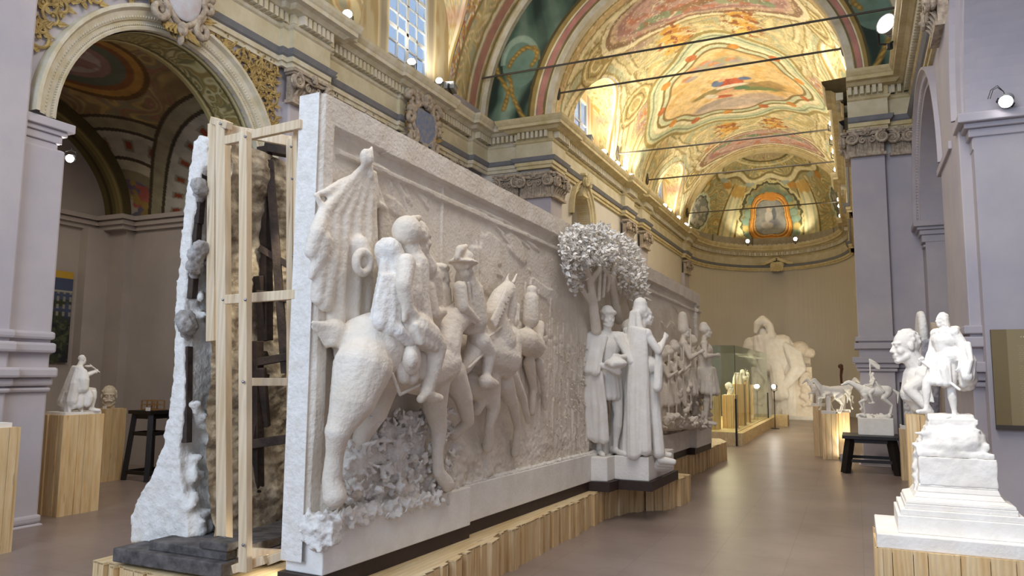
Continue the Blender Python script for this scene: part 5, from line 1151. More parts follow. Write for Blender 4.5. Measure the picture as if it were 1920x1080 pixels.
# soldiers of the right-hand part
rr = random.Random(31)
for i, (x, y, w_, yt, rz) in enumerate(((1243, 800, .05, 655, -1.2), (1254, 796, .08, 650, -1.0), (1266, 794, .1, 640, -1.0), (1283, 792, .16, 588, -1.3), (1300, 790, .14, 630, -.8), (1323, 786, .36, 606, -1.4))):
    base = q(x, y, w_); kk = (q(x, yt, w_).z-.8)/(2.0 if i == 3 else 1.84); s = S(); T = Tm((base.x, base.y, .80), rz, kk)
    J = dict(er=(.33, .02, 1.22), wr=(.16, .2, 1.25)) if i == 5 else dict(er=(.26, .1, 1.2), wr=(.12, .28, 1.3), kl=(-.12, .12, .5), al=(-.12, -.08, .09))
    person(s, T, J, look=(.1, 1, 0), hair='curly' if i % 2 else 'short', seed=i, boots=True); X = lambda a, b_, c_: T @ Vector((a, b_, c_))
    s.folds([X(-.16, .1, 1.0), X(0, .16, 1.0), X(.16, .1, 1.0), X(.17, -.1, 1.0), X(-.17, -.1, 1.0)], [X(-.2, .14, .6), X(0, .2, .58), X(.2, .14, .6), X(.2, -.14, .6), X(-.2, -.14, .6)], 14, .04, .04, i, .01)
    s.cap(X(0, .01, 1.72), X(0, 0, 1.78 if i != 3 else 1.95), .09, .07); s.cap(X(.22, .1, .3), X(.24, .12, 1.7 if i < 5 else 1.0), .015)
    if i != 5: s.folds([X(-.2, -.05, 1.45), X(.2, -.05, 1.45)], [X(-.24, -.1, .2), X(.24, -.1, .2)], 8, .035, .045, i+40, .02)
    s.skin('standing_soldier', 'relief', ROOT, .0125, 2, .005, .03)
s = S()
for i in range(170): px = rr.uniform(1246, 1332); a = q(px, 797+rr.uniform(-16, 8)-.05*(px-1240), rr.uniform(0, .48)); s.cap(a, a+Vector((rr.uniform(-.04, .04), rr.uniform(-.1, .1), rr.uniform(-.04, .07))), rr.uniform(.02, .055), .025, 7)
for i in range(70): px = rr.uniform(1268, 1335); a = q(px, rr.uniform(720, 790), rr.uniform(.05, .35)); s.cap(a, a+Vector((rr.uniform(-.04, .04), rr.uniform(-.06, .06), rr.uniform(-.04, .1))), rr.uniform(.02, .05), .02, 7)
ch(s, [(1245, 800, .05), (1262, 800, .15), (1285, 797, .25), (1320, 795, .3)], [.06]*4); s.skin('rocky_ledge', 'relief', ROOT, .014, 1, .02, .03)

# ============================================================ PLATFORMS
def zray(px, py, z): d = Vector(WM @ np.array([px-960, -(py-540), -FP])); c = Vector(CAM); p = c+d*((z-c.z)/d.z); return (p.x, p.y)
def platform(name, front, back, z, label, seed=1, step=.078, jit=.03):
    rr = random.Random(seed); P = [Vector(p) for p in front]; L = [0]
    for a, b_ in zip(P[:-1], P[1:]): L.append(L[-1]+(b_-a).length)
    def at(t):
        for i in range(len(P)-1):
            if t <= L[i+1]: k = (t-L[i])/(L[i+1]-L[i]); return P[i].lerp(P[i+1], k), (P[i+1]-P[i]).normalized()
        return P[-1], (P[-1]-P[-2]).normalized()
    t = 0; out = []; r = empty(name, (P[0].x, P[0].y, 0)); st = MB()
    while t < L[-1]-.01:
        w_ = min(rr.uniform(.6, 1.5)*step, L[-1]-t); a, d = at(t); b_, d2 = at(t+w_); n = Vector((d.y, -d.x)); j = rr.uniform(-jit, jit); a2 = a+n*j; b2 = b_+n*j; out += [a2, b2]
        dd = (b2-a2).normalized(); nn = Vector((dd.y, -dd.x)); i_ = a2-nn*.05; k_ = b2-nn*.05; g = dd*.0045; st.prism([a2+g, b2-g, k_-g, i_+g], 0, z-.003); t += w_
    st.build('staves', 'pine', r); tp = MB(); poly = [tuple(p) for p in out]+[tuple(p) for p in back]; n_ = len(poly)
    tp.prism(poly, z-.014, z-.001); o = tp.build('top_board', 'pineflat', r); tag(r, label, 'platform'); return r
fr = [(-4.69, 3.6), (-3.9, 3.5), (-3.3, 3.45), (-2.75, 3.55)]+[zray(x, y, .33) for x, y in ((788, 1078), (831, 1061), (866, 1038), (898, 1026), (916, 1017), (942, 999), (963, 990), (1012, 969), (1050, 953), (1101, 931), (1139, 916), (1175, 908), (1209, 904), (1248, 904), (1267, 899), (1294, 889))]
fr[3] = (-2.72, 3.9)
platform('pine_platform', fr, [(-2.2, 9.95), (-3.1, 10.1), (-4.75, 10.1), (-4.75, 5)], .33, 'long low pine platform with a wavy staved edge under the riders relief', 3)
fr2 = [(-2.5, 10.12)]+[zray(x, y, .33) for x, y in ((1275, 860), (1300, 851), (1330, 840), (1362, 828))]
platform('pine_platform', fr2, [(-2.5, 15.6), (-4.7, 15.6), (-4.7, 10.15)], .33, 'low pine platform under the far right end of the long relief', 7)

# ============================================================ THE SECOND RELIEF, SEEN FROM ITS END, AND THE TIMBER FRAME
r = empty('plaster_relief', (-4.1, 4.0, .45)); tag(r, 'tall rough plaster relief seen edge-on behind the pine frame, old timbers inside', 'relief')
def yz(px, py, Y): return RY(px, py, Y)
outer = [(377, 250), (364, 262), (357, 300), (350, 345), (343, 400), (338, 460), (331, 530), (327, 600), (325, 660), (322, 720), (314, 780), (303, 840), (285, 890), (258, 935), (245, 965), (243, 1018)]
inner = [(386, 262), (389, 275), (380, 310), (371, 350), (362, 400), (356, 470), (348, 530), (344, 600), (344, 660), (346, 720), (343, 780), (336, 840), (338, 890), (344, 935), (352, 975), (352, 1018)]
s = S(); rr = random.Random(2)
for k_ in range(26):
    Y = 3.82+k_*.17
    for i in range(15):
        for (A, B) in ((outer, outer),):
            a = yz(*outer[i], 3.8); b_ = yz(*outer[i+1], 3.8); c = yz(*inner[i], 3.8); d = yz(*inner[i+1], 3.8)
            a.y = b_.y = c.y = d.y = Y
    break
v = []; fcs = []
NY = 20
for k_ in range(NY+1):
    Y = 3.8+4.6*(k_/NY)
    for pth in (outer, inner[::-1]):
        for (x, y) in pth: p = yz(x, y, 3.8); v.append((p.x+.03*math.sin(k_*1.7+p.z*3)*(k_ > 0), Y, p.z))
n_ = 32
for k_ in range(NY):
    for i in range(n_): j = (i+1) % n_; fcs.append((k_*n_+i, k_*n_+j, (k_+1)*n_+j, (k_+1)*n_+i))
fcs.append(tuple(range(n_-1, -1, -1))); fcs.append(tuple(NY*n_+i for i in range(n_))); s.add(v, fcs)
for i in range(260):                                        # lumps on the raw inner side and along the torn edge
    t = rr.random(); k_ = min(14, int(t*15)); p = yz(inner[k_][0]+rr.uniform(-4, 6), inner[k_][1]+rr.uniform(-15, 25), 3.8); p.y = 3.84+abs(rr.gauss(0, 1.0)); s.cap(p, p+Vector((rr.uniform(-.02, .06), rr.uniform(-.05, .05), rr.uniform(-.06, .06))), rr.uniform(.02, .06), .03, 7)
bm_o = s
o = s.skin('plaster_shell', 'rough', r, .018, 1, .03, .05)
for P0 in (((374, 347, .05), (378, 356, .045)), ((370, 480, .06), (366, 500, .05), (378, 465, .05)), ((348, 600, .07), (352, 612, .06))):
    s = S()
    for (x, y, rr_) in P0: p = yz(x, y, 3.78); s.ell(p, (rr_*.8, .08, rr_*1.1)); s.cap(p, p+Vector((-.06, .05, -.05)), rr_*.7)
    s.skin('plaster_lump', 'lump', r, .012, 1, .03, .03)
# raw back surface between the timbers
nu, nz = 150, 260; U, Z = np.meshgrid(np.linspace(3.86, 8.4, nu), np.linspace(.5, 3.2, nz)); zz = (Z-.5)/2.7
ix = np.interp(1-zz, np.linspace(0, 1, 16), [yz(*p, 3.8).x for p in inner])
X = ix+.07+.16*fbm(U*2.4, Z*2.6, 4)+.05*np.abs(fbm(U*13, Z*13, 3)-.5)+.02*fbm(U*30, Z*30, 2)
P = np.stack([X, U, Z], -1)-np.array(r.location)
grid_mesh('raw_back', P, None, 'back', r)['label'] = 'raw brown plaster back'
def bm_beam(name, a, b_, w_, h, m, par, label=None, jag=0):
    t = MB(); t.beam(a, b_, w_, h); o = t.build(name, m, par, bevel=.004)
    if label: o['label'] = label
    return o
for (a, b_, w_) in (((398, 290), (392, 640), .09), ((425, 300), (495, 360), .06), ((425, 360), (500, 400), .05), ((475, 280), (540, 285), .09), ((395, 385), (470, 395), .05), ((430, 555), (545, 560), .08), ((425, 470), (545, 500), .06), ((430, 680), (545, 668), .07), ((440, 520), (425, 640), .06), ((350, 680), (405, 665), .08), ((362, 830), (430, 700), .07), ((418, 640), (420, 1000), .09), ((500, 690), (508, 800), .06), ((425, 830), (545, 822), .08), ((470, 700), (440, 760), .05), ((515, 300), (535, 700), .07)):
    pa = yz(*a, 4.25); pb = yz(*b_, 4.35); pa.x = max(pa.x-.05, -3.98); pb.x = max(pb.x-.05, -3.98) if b_[0] < 520 else pb.x
    bm_beam('old_timber', pa, pb, w_, w_*.8, 'darkwood', r)
for (a, b_) in (((384, 275), (372, 420)), ((370, 420), (360, 560)), ((352, 650), (350, 830))): bm_beam('edge_batten', yz(*a, 3.84), yz(*b_, 3.84), .05, .05, 'darkwood', r)
t = MB(); pa = yz(236, 1034, 3.66); pb = yz(438, 1050, 3.66); t.box(pa.x, pb.x, 3.56, 8.4, .352, .44); t.box(pa.x+.25, pb.x-.02, 3.62, 8.4, .44, .50); t.box(-3.75, pb.x, 3.6, 3.75, .5, .55)
t.build('grey_timber_sill', 'greywood', r, bevel=.008)
# back of the front relief: dark space closed by boards
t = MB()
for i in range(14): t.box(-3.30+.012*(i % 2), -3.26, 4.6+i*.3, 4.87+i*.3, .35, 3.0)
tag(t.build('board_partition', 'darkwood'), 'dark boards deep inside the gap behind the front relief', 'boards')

fr = empty('timber_frame', (-3.5, 3.8, .35)); tag(fr, 'pale pine scaffold frame bolted together between the two relief slabs', 'frame')
def post(x0, y0, x1, y1, Y, w_, d=.06, name='upright'):
    a = RY(x0, y0, Y); b_ = RY(x1, y1, Y); t = MB(); t.beam(b_, a, w_, d, up=(0, 1, 0)); o = t.build(name, 'pinebeam', fr, bevel=.004); return o
post(418, 228, 421, 1018, 3.78, .085, .06); post(401, 232, 398, 640, 3.84, .07, .05); post(460, 248, 460, 1072, 3.5, .062, .05); post(547, 262, 549, 1040, 3.95, .05, .06); post(558, 240, 558, 560, 3.7, .03, .05)
def rail(x0, y0, Y0, x1, y1, Y1, h, d=.035): a = RY(x0, y0, Y0); b_ = RY(x1, y1, Y1); t = MB(); t.beam(a, b_, d, h); t.build('rail', 'pinebeam', fr, bevel=.004)
rail(400, 226, 3.84, 430, 236, 3.74, .05, .05); rail(420, 242, 3.8, 548, 266, 3.97, .07); rail(424, 264, 3.66, 566, 233, 3.6, .06); rail(424, 562, 3.66, 556, 552, 3.62, .06); rail(462, 716, 3.66, 552, 716, 3.85, .05); rail(448, 1035, 3.7, 552, 1042, 3.82, .06); rail(440, 1066, 3.56, 500, 1048, 3.6, .05, .06); rail(500, 1052, 3.62, 556, 1030, 3.7, .05)
t = MB()
for (x, y, Y) in ((422, 241, 3.73), (460, 256, 3.46), (413, 232, 3.73), (418, 562, 3.73), (460, 562, 3.46), (456, 716, 3.46), (548, 335, 3.9), (546, 275, 3.9), (550, 480, 3.9), (422, 1008, 3.73), (456, 1022, 3.46)): t.ell(RY(x, y, Y), (.010, .008, .010), n=8, m=6)
t.build('bolts', 'steel', fr)
light('SPOT', (-3.45, 4.2, 2.75), 14, WARM, (-3.75, 4.5, 1.9), .03, 110)
light('SPOT', (-3.15, 3.9, .5), 6, WARM, (-3.3, 3.75, .4), .03, 120)

# ============================================================ PEDESTALS
def pedestal(x0, x1, y0, y1, z, label, seed=0, step=.085, m='pine', name='pine_pedestal', group=None, zb=0):
    rr = random.Random(seed); r = empty(name, ((x0+x1)/2, (y0+y1)/2, zb)); tag(r, label, 'pedestal', group); t = MB()
    def run(a, b_):
        a = Vector(a); b_ = Vector(b_); L = (b_-a).length; d = (b_-a).normalized(); n = Vector((d.y, -d.x)); u = 0
        while u < L-.004:
            w_ = min(rr.uniform(.6, 1.5)*step, L-u); w_ = L-u if L-u-w_ < .02 else w_; j = rr.uniform(-.014, .006); p = a+d*(u+.0018)+n*j; q_ = a+d*(u+w_-.0018)+n*j; t.prism([p, q_, q_-n*.03, p-n*.03], zb, z-.001); u += w_
    run((x0, y0), (x1, y0)); run((x1, y0), (x1, y1)); run((x1, y1), (x0, y1)); run((x0, y1), (x0, y0)); t.build('staves', m, r)
    t = MB(); t.box(x0+.016, x1-.016, y0+.016, y1-.016, z-.02, z); t.build('top_board', 'pineflat', r); return r
pedestal(-7.12, -6.8, 3.95, 4.42, 1.08, 'pine pedestal cut off by the left edge of the photo', 1)
t = MB(); t.box(-6.98, -6.84, 4.2, 4.36, 1.08, 1.12); tag(t.build('small_plaster_base', 'plaster'), 'white corner of a small base on the pedestal at the left edge', 'plaster base')
pedestal(-8.3, -7.92, 5.6, 6.1, 1.09, 'pine pedestal under the seated violinist statuette', 2)
pedestal(-10.12, -9.8, 7.55, 7.9, 1.03, 'narrow pine pedestal under the moustached plaster head', 3)
pedestal(.06, 1.02, 4.92, 5.62, .62, 'large pine pedestal under the white monument model at the right', 4, .11)
pedestal(.98, 1.11, 5.75, 6.0, .72, 'pine pedestal just showing at the right edge behind the monument model', 5)
def pp(px, Y): return RY(px, 860, Y).x
pedestal(pp(1528, 16.5), pp(1543, 16.5)+.02, 16.4, 16.8, .98, 'greyish pine pedestal, leftmost of the three by the right pier', 6)
pedestal(pp(1543, 16.0), pp(1573, 16.0), 15.95, 16.3, .86, 'pine pedestal under the pale horse model, middle of the three by the right pier', 7)
pedestal(pp(1575, 16.35), pp(1596, 16.35), 16.35, 16.7, .88, 'pine pedestal lit from below, rightmost of the three by the right pier', 8)
pedestal(pp(1690, 13.3), pp(1722, 13.3), 13.3, 13.62, .78, 'pale pine pedestal behind the bust, in front of the right pier', 9)
pedestal(pp(1703, 6.75), pp(1703, 6.75)+.2, 6.75, 6.95, 1.3, 'slim pine post carrying the bust of a man', 10)

# ============================================================ STATUES
def obj_root(name, loc, label, cat, group=None): r = empty(name, loc); return tag(r, label, cat, group)
# violinist
r = obj_root('violinist_statuette', (-8.1, 5.85, 1.09), 'white plaster statuette of a seated violinist seen from behind on a tall pine pedestal', 'statuette')
t = MB(); t.box(-8.27, -7.94, 5.63, 6.07, 1.09, 1.12); t.build('plinth', 'plaster', r)
s = S(); T = Tm((-8.1, 5.85, 1.10), -.5, .42); X = lambda a, b_, c: T @ Vector((a, b_, c))
person(s, T, dict(pel=(0, 0, .62), wai=(0, .02, .8), che=(0, .03, 1.05), nek=(0, .05, 1.24), hd=(-.03, .1, 1.42), sl=(-.2, .04, 1.2), sr=(.2, .04, 1.2), el=(-.3, .2, 1.0), wl=(-.18, .42, 1.12), er=(.34, .15, 1.0), wr=(.2, .4, 1.1), hl=(-.1, .05, .6), hr=(.1, .05, .6), kl=(-.14, .45, .6), kr=(.16, .42, .55), al=(-.14, .45, .12), ar=(.18, .4, .12), tl=(-.16, .62, .06), tr=(.2, .58, .06)), look=(-.3, 1, -.1), bulk=1.35); s.k = .5
s.folds([X(-.22, -.02, 1.2), X(0, -.1, 1.22), X(.22, -.02, 1.2)], [X(-.36, -.15, .35), X(0, -.3, .3), X(.36, -.1, .35)], 14, .06, .09, 2, .02); s.folds([X(-.3, -.2, .55), X(.3, -.2, .55)], [X(-.4, -.22, .05), X(.36, -.15, .05)], 11, .07, .06, 5, .02); s.folds([X(.32, -.15, .6), X(.26, .3, .62)], [X(.36, -.15, .2), X(.3, .3, .25)], 7, .07, .06, 6, .02); s.folds([X(.22, 0, 1.2), X(.3, .15, 1.1)], [X(.34, -.05, .6), X(.36, .2, .7)], 5, .07, .08, 7, .02)
for a, b_ in ((-.25, -.2), (.25, -.2), (-.25, .15), (.25, .15)): s.cap(X(a, b_, .5), X(a, b_, .03), .03, .025)
s.cap(X(-.26, -.1, .5), X(.26, -.1, .5), .05); s.skin('seated_figure', 'plaster', r, .0075, 1, .003, .02)
s = S(); s.ell(X(-.3, .3, 1.26), (.035, .05, .014), (X(0, 0, 1)-X(0, 0, 0)).to_track_quat('Z', 'Y')); s.cap(X(-.32, .33, 1.27), X(-.55, .5, 1.2), .01, .008); s.cap(X(.3, .5, 1.1), X(-.5, .36, 1.32), .005); s.skin('violin', 'plaster', r, .005, 0)
# head with moustache
r = obj_root('moustached_head', (-9.96, 7.72, 1.03), 'pale plaster head with a moustache on the narrow pedestal in the chapel corner', 'head sculpture')
s = S(); f = (.80, -.60, 0); P = head(s, (-9.96, 7.72, 1.20), f, k=1.25, hair='short', seed=4); s.cap(P(-.035, .098, -.052), P(0, .11, -.045), .014, .016, 6); s.cap(P(.035, .098, -.052), P(0, .11, -.045), .014, .016, 6); s.cap((-9.97, 7.73, 1.12), (-9.97, 7.73, 1.045), .075, .085); s.skin('head', mat('ivory_plaster', 'd8cbb4', .8, .3, 40, .15, 12), r, .0065, 1, .002, .02)
t = MB(); t.box(-9.88, -9.82, 7.57, 7.585, 1.03, 1.07); tag(t.build('label_card', 'white'), 'tiny white card beside the moustached head', 'label card')
# stool with the wire model
def stool(c, w_, h, label, splay=.12, n=4, th=.05, rz=0, lw=.07, rail_h=(.32,)):
    r = empty('black_stool', (c[0], c[1], 0), rz); tag(r, label, 'stool'); t = MB(); t.box(-w_/2, w_/2, -w_*.5, w_*.5, h-th, h); link('seat', t.mesh('seat', 'black'), None, r)
    t = MB(); k_ = w_*.38; t.box(-k_, k_, -k_, k_, h-th-.07, h-th); link('apron', t.mesh('apron', 'black'), None, r); L = []
    for sx, sy in ((-1, -1), (1, -1), (1, 1), (-1, 1)):
        a = Vector((sx*k_*.95, sy*k_*.95, h-th)); b_ = Vector((sx*(k_+splay), sy*(k_+splay), .0)); L.append((a, b_)); t = MB(); t.beam(b_, a, lw, lw); link('leg', t.mesh('leg', 'black'), None, r)
    for i in range(4):
        for hh in rail_h:
            a = L[i][0].lerp(L[i][1], 1-hh); b_ = L[(i+1) % 4][0].lerp(L[(i+1) % 4][1], 1-hh); t = MB(); t.beam(a, b_, .03, .05); link('stretcher', t.mesh('stretcher', 'black'), None, r)
    return r
stool((-9.52, 8.12), .46, 1.0, 'tall black stool in the chapel corner carrying a small wooden model', .06, rail_h=(.12, .7))
r = obj_root('wooden_model', (-9.52, 8.12, 1.0), 'small openwork wooden house model on the tall black stool', 'model'); t = MB()
for x in (-.13, -.02, .13):
    for y in (-.09, .09): t.box(x-.008, x+.008, y-.008, y+.008, 0, .14 if x else .18)
for z in (.01, .08, .14):
    for y in (-.09, .09): t.box(-.13, .13, y-.006, y+.006, z-.006, z+.006)
    for x in (-.13, -.02, .13): t.box(x-.006, x+.006, -.09, .09, z-.006, z+.006)
link('lattice', t.mesh('lattice', mat('brown_stick_wood', '9a7448', .6, .2, 20)), None, r)
t = MB(); t.box(-9.42, -9.34, 7.91, 7.925, 1.0, 1.05); tag(t.build('label_card', 'white'), 'small white card on the tall black stool', 'label card')

# poster in the chapel
nu = 120; U, V = np.meshgrid(np.linspace(0, 1.3, nu), np.linspace(0, 1.75, 150)); P = Paint(U, V, '22262c')
P.put(ss(.9, 1.3, V+.2*U), '4a5470'); P.put(ss(.42, .6, fbm(U*9, V*9, 4))*(V < 1.2), '39402f'); P.put((V > .85)*(V < 1.35)*(np.abs(((U*9) % 1)-.5) < .2)*(np.abs(((V*7) % 1)-.5) < .3), '8f8c82'); P.put((V > 1.34)*(V < 1.38)*1.0, 'a8a598')
P.disc(.95, .25, .1, .14, '8c8888'); P.put((V > 1.62)*1.0, 'c9a23a'); P.put((fbm(U*14, V*14, 3) > .62)*(V < .8), '5a6048', .7)
PX = -12.05; Pm = np.stack([np.full(U.shape, PX+.02), 7.2+U, 1.70+V*.87], -1)
r = obj_root('poster_panel', (PX, 7.6, 1.7), 'dark tall poster with a building and a yellow top strip on the chapel back wall', 'poster'); t = MB(); t.box(PX-.01, PX+.015, 7.2, 8.5, 1.70, 3.22); t.build('board', 'black', r)
grid_mesh('printed_sheet', Pm-np.array(r.location), P.c, 'print', r, smooth=False, flip=True)

# monument model on the near right pedestal
mc = RY(1789, 900, 5.27); mx0, my0 = mc.x, 5.27
r = obj_root('monument_model', (mx0, my0, .62), 'bright white plaster monument model of a standing caped man, on the near right pedestal', 'statue')
t = MB(); t.box(mx0-.435, mx0+.435, my0-.33, my0+.33, .62, .70); t.build('base_slab', 'plaster', r, bevel=.006)
t = MB(); t.box(mx0-.32, mx0+.32, my0-.26, my0+.26, .70, .80); t.box(mx0-.305, mx0+.305, my0-.25, my0+.25, .80, .835); t.box(mx0-.28, mx0+.28, my0-.235, my0+.235, .835, .865)
pr = [(.275, .865), (.27, .885), (.23, .90), (.21, .93), (.2, .96), (.195, .975)]
for (a, z0), (b_, z1) in zip(pr[:-1], pr[1:]): v = [(mx0+sx*k_, my0+sy*k_*.85, z) for k_, z in ((a, z0), (b_, z1)) for sx, sy in ((-1, -1), (1, -1), (1, 1), (-1, 1))]; t.add(v, [(3, 2, 1, 0), (4, 5, 6, 7), (0, 1, 5, 4), (1, 2, 6, 5), (2, 3, 7, 6), (3, 0, 4, 7)])
t.build('stepped_base', 'plaster', r, bevel=.005)
s = S(); s.box(mx0-.195, mx0+.2, my0-.17, my0+.17, .97, 1.13); s.skin('stone_block', 'plaster', r, .01, 2, .012, .05)
s = S(); rr = random.Random(6)
for i in range(9):
    z = 1.13+i*.027; k_ = 1-.055*i; s.box(mx0-.2*k_+rr.uniform(-.02, .01), mx0+.18*k_+rr.uniform(-.01, .02), my0-.16*k_+rr.uniform(-.02, .01), my0+.15*k_, z, z+.03)
s.ell((mx0-.02, my0-.02, 1.2), (.17, .16, .14)); s.ell((mx0+.06, my0-.05, 1.22), (.12, .13, .1))
for i in range(34): a = Vector((mx0+rr.uniform(-.17, .15), my0-.13+rr.uniform(0, .03), rr.uniform(1.12, 1.3))); s.cap(a, a+Vector((rr.uniform(-.06, .06), 0, rr.uniform(-.01, .01))), .014, .010, 7)
for i in range(14): s.cap((mx0-.2+rr.uniform(-.01, .01), my0-.06, 1.14-.022*i), (mx0-.2, my0+.05, 1.12-.022*i), .018, .016, 6)
s.skin('rock', 'plaster', r, .009, 1, .012, .04)
s = S(); T = Tm((mx0-.0, my0, 1.345), .85*PI-.25, .355); X = lambda a, b_, c: T @ Vector((a, b_, c))
T = Tm((mx0-.01, my0-.02, 1.345), 2.25, .355)
person(s, T, dict(kr=(.13, .3, .62), ar=(.14, .32, .16), tr=(.14, .5, .12), er=(.3, .02, 1.14), wr=(.22, .2, .98), el=(-.3, -.08, 1.15), wl=(-.33, .05, .9)), look=(.35, 1, -.02), hair='long', curl=(.9, .9), bulk=1.22); s.k = .36
s.folds([X(-.16, .1, 1.05), X(0, .17, 1.05), X(.16, .1, 1.05), X(.18, -.1, 1.05), X(-.18, -.1, 1.05)], [X(-.22, .14, .6), X(0, .26, .62), X(.24, .2, .64), X(.22, -.16, .58), X(-.22, -.16, .58)], 22, .045, .05, 3, .012)
s.k = .42; s.folds([X(-.22, .0, 1.48), X(-.12, -.14, 1.52), X(.12, -.14, 1.52), X(.22, .0, 1.48)], [X(-.36, -.1, .8), X(-.15, -.3, .6), X(.15, -.3, .6), X(.34, -.1, .9)], 18, .055, .08, 5, .02)
for i in range(10): a = -2.6+i*.58; s.cap(X(.11*math.cos(a), .09*math.sin(a)-.02, 1.5), X(.17*math.cos(a+.3), .14*math.sin(a+.3)-.02, 1.47), .035, .03)
s.cap(X(-.14, 0, 1.06), X(.14, 0, 1.06), .13); s.ell(X(-.36, -.02, .84), (.05, .045, .06)); s.folds([X(-.42, -.05, 1.25), X(-.26, -.15, 1.2)], [X(-.44, .05, .72), X(-.3, -.2, .7)], 6, .05, .06, 8, .02)
s.skin('standing_man', 'plaster', r, .0052, 1, .002, .02)['label'] = 'white plaster man in a tunic and cape'
s = S(); s.cap(X(.25, .3, 1.0), X(-.35, .1, .5), .011, .008); s.cap(X(.2, .3, 1.02), X(.28, .28, .92), .012); s.skin('sword', 'plaster', r, .004, 0)
t = MB(); a = zray(1643, 968, .62); t.box(a[0]+.02, a[0]+.03, 5.3, 5.38, .62, .68); t.box(a[0]+.02, a[0]+.06, 5.3, 5.38, .62, .625); tag(t.build('label_card', 'white'), 'small folded white card on the left rim of the monument pedestal', 'label card')
light('SPOT', (-.35, 2.6, 4.6), 270, (1, .93, .82), (.55, 5.6, 1.45), .08, 34, .5)

# bust of a man
bx = RY(1712, 700, 6.8).x; r = obj_root('portrait_bust', (bx+.02, 6.85, 1.3), 'white plaster bust of a man in profile behind the monument model', 'bust')
s = S(); hc = RY(1697, 652, 6.8); P = head(s, (hc.x+.01, 6.82, hc.z+.01), (-1, -.32, -.06), k=1.12, hair='short', seed=3)
s.chain([hc+Vector((.03, .02, -.06)), (bx+.05, 6.85, 1.66), (bx+.06, 6.87, 1.6)], [.07, .085, .12]); s.chain([(bx+.05, 6.86, 1.58), (bx+.0, 6.85, 1.46), (bx+.02, 6.85, 1.36)], [.13, .1, .05]); s.cap((bx+.08, 6.75, 1.6), (bx+.1, 6.98, 1.6), .075); s.chain([(bx+.1, 6.74, 1.6), (bx-.04, 6.72, 1.5), (bx+.06, 6.7, 1.38), (bx+.1, 6.72, 1.32)], [.06, .045, .035, .03])
rr = random.Random(4)
for i in range(14): s.cap((bx-.05+.012*i, 6.74, 1.56-.004*i), (bx-.03+.012*i, 6.72, 1.44-.003*i), .012, .009, 6)
s.skin('bust', 'plaster', r, .0075, 1, .003, .03)

# round relief on a pine easel, edge-on
r = obj_root('relief_fragment', (.86, 7.7, .0), 'grey round-topped plaster relief on a pine easel, edge-on between bust and monument', 'relief')
s = S(); c = RY(1733, 640, 7.7)
for i in range(26): a = PI*i/25; s.cap((c.x-.02, 7.7-.26*math.cos(a), 1.95+.2*math.sin(a)), (c.x-.02, 7.7-.26*math.cos(a), 1.3), .035, .04, 8)
s.skin('rounded_panel', 'rough', r, .012, 1, .006, .03)
s = S(); a = RY(1741, 700, 7.45); s.folds([(a.x-.02, 7.4, 1.88), (a.x+.05, 7.42, 1.9)], [(a.x-.08, 7.4, 1.1), (a.x+.03, 7.42, 1.05)], 6, .04, .05, 3, .02)
for i in range(16): s.ell((a.x+rr.uniform(-.08, .06), 7.4, rr.uniform(1.05, 1.9)), rr.uniform(.025, .05), None, 8, 6)
s.skin('plaster_backing', mat('grey_plaster', 'a9a6ab', .9, .8, 30, .3, 12), r, .011, 1, .01, .03)
t = MB(); a0 = RY(1756, 610, 7.8); t.box(a0.x-.05, a0.x+.05, 7.75, 7.8, 2.0, 2.08); t.box(a0.x-.025, a0.x+.03, 7.76, 7.8, 0, 2.05); t.box(a0.x-.07, a0.x+.02, 7.74, 7.8, 1.75, 1.79); t.box(a0.x-.09, a0.x+.0, 7.74, 7.8, 1.5, 1.54); t.box(a0.x-.09, a0.x-.07, 7.72, 7.8, 0, 1.8); t.build('easel', 'pinebeam', r, bevel=.003)
s = S(); a = RY(1738, 790, 7.5)
for i in range(12): s.ell((a.x+rr.uniform(-.08, .06), 7.45+rr.uniform(-.04, .04), 1.1+rr.uniform(-.08, .06)), rr.uniform(.02, .045), None, 8, 6)
s.skin('broken_edge', 'back', r, .011, 1, .01, .03)
# grey fragment on the pedestal behind
x0 = pp(1690, 13.35); r = obj_root('plaster_fragment', (x0+.15, 13.45, .78), 'small grey plaster fragment with a dark edge on the pale pedestal behind the bust', 'plaster fragment')
t = MB(); t.box(x0+.01, x0+.3, 13.33, 13.58, .78, .84); t.build('foot', 'plaster', r); t = MB(); t.box(x0+.03, x0+.06, 13.35, 13.56, .84, 1.5); t.build('dark_edge', 'black', r)
s = S(); s.box(x0+.09, x0+.25, 13.36, 13.5, .84, 1.42)
for i in range(20): s.ell((x0+rr.uniform(.09, .25), 13.36, rr.uniform(.88, 1.4)), .035, None, 8, 6)
s.skin('relief', 'rough', r, .015, 1, .01, .03)

# horse statuette on the black stool
sx = RY(1634, 870, 14.25).x; stool((sx, 14.25), .86, .61, 'low black stool with splayed legs under the rider statuette by the right pier', .07, th=.05, lw=.11, rail_h=(.36,))
r = obj_root('rider_statuette', (sx, 14.25, .61), 'white plaster rider statuette on a block, standing on the low black stool', 'statuette')
t = MB(); bx0 = RY(1641, 780, 14.2).x; t.box(bx0-.27, bx0+.27, 14.08, 14.42, .61, .9); t.build('block', 'plaster', r, bevel=.015)
s = S()
for i in range(60): a = Vector((bx0+rr.uniform(-.28, .26), 14.25+rr.uniform(-.15, .15), .9+rr.uniform(-.01, .03))); s.cap(a, a+Vector((rr.uniform(-.06, .06), 0, rr.uniform(0, .03))), .03, .025, 7)
s.skin('rocky_ground', 'plaster', r, .012, 1, .01, .03)
s = S(); T = Tm((bx0-.0, 14.25, .92), PI/2+.12, .32)
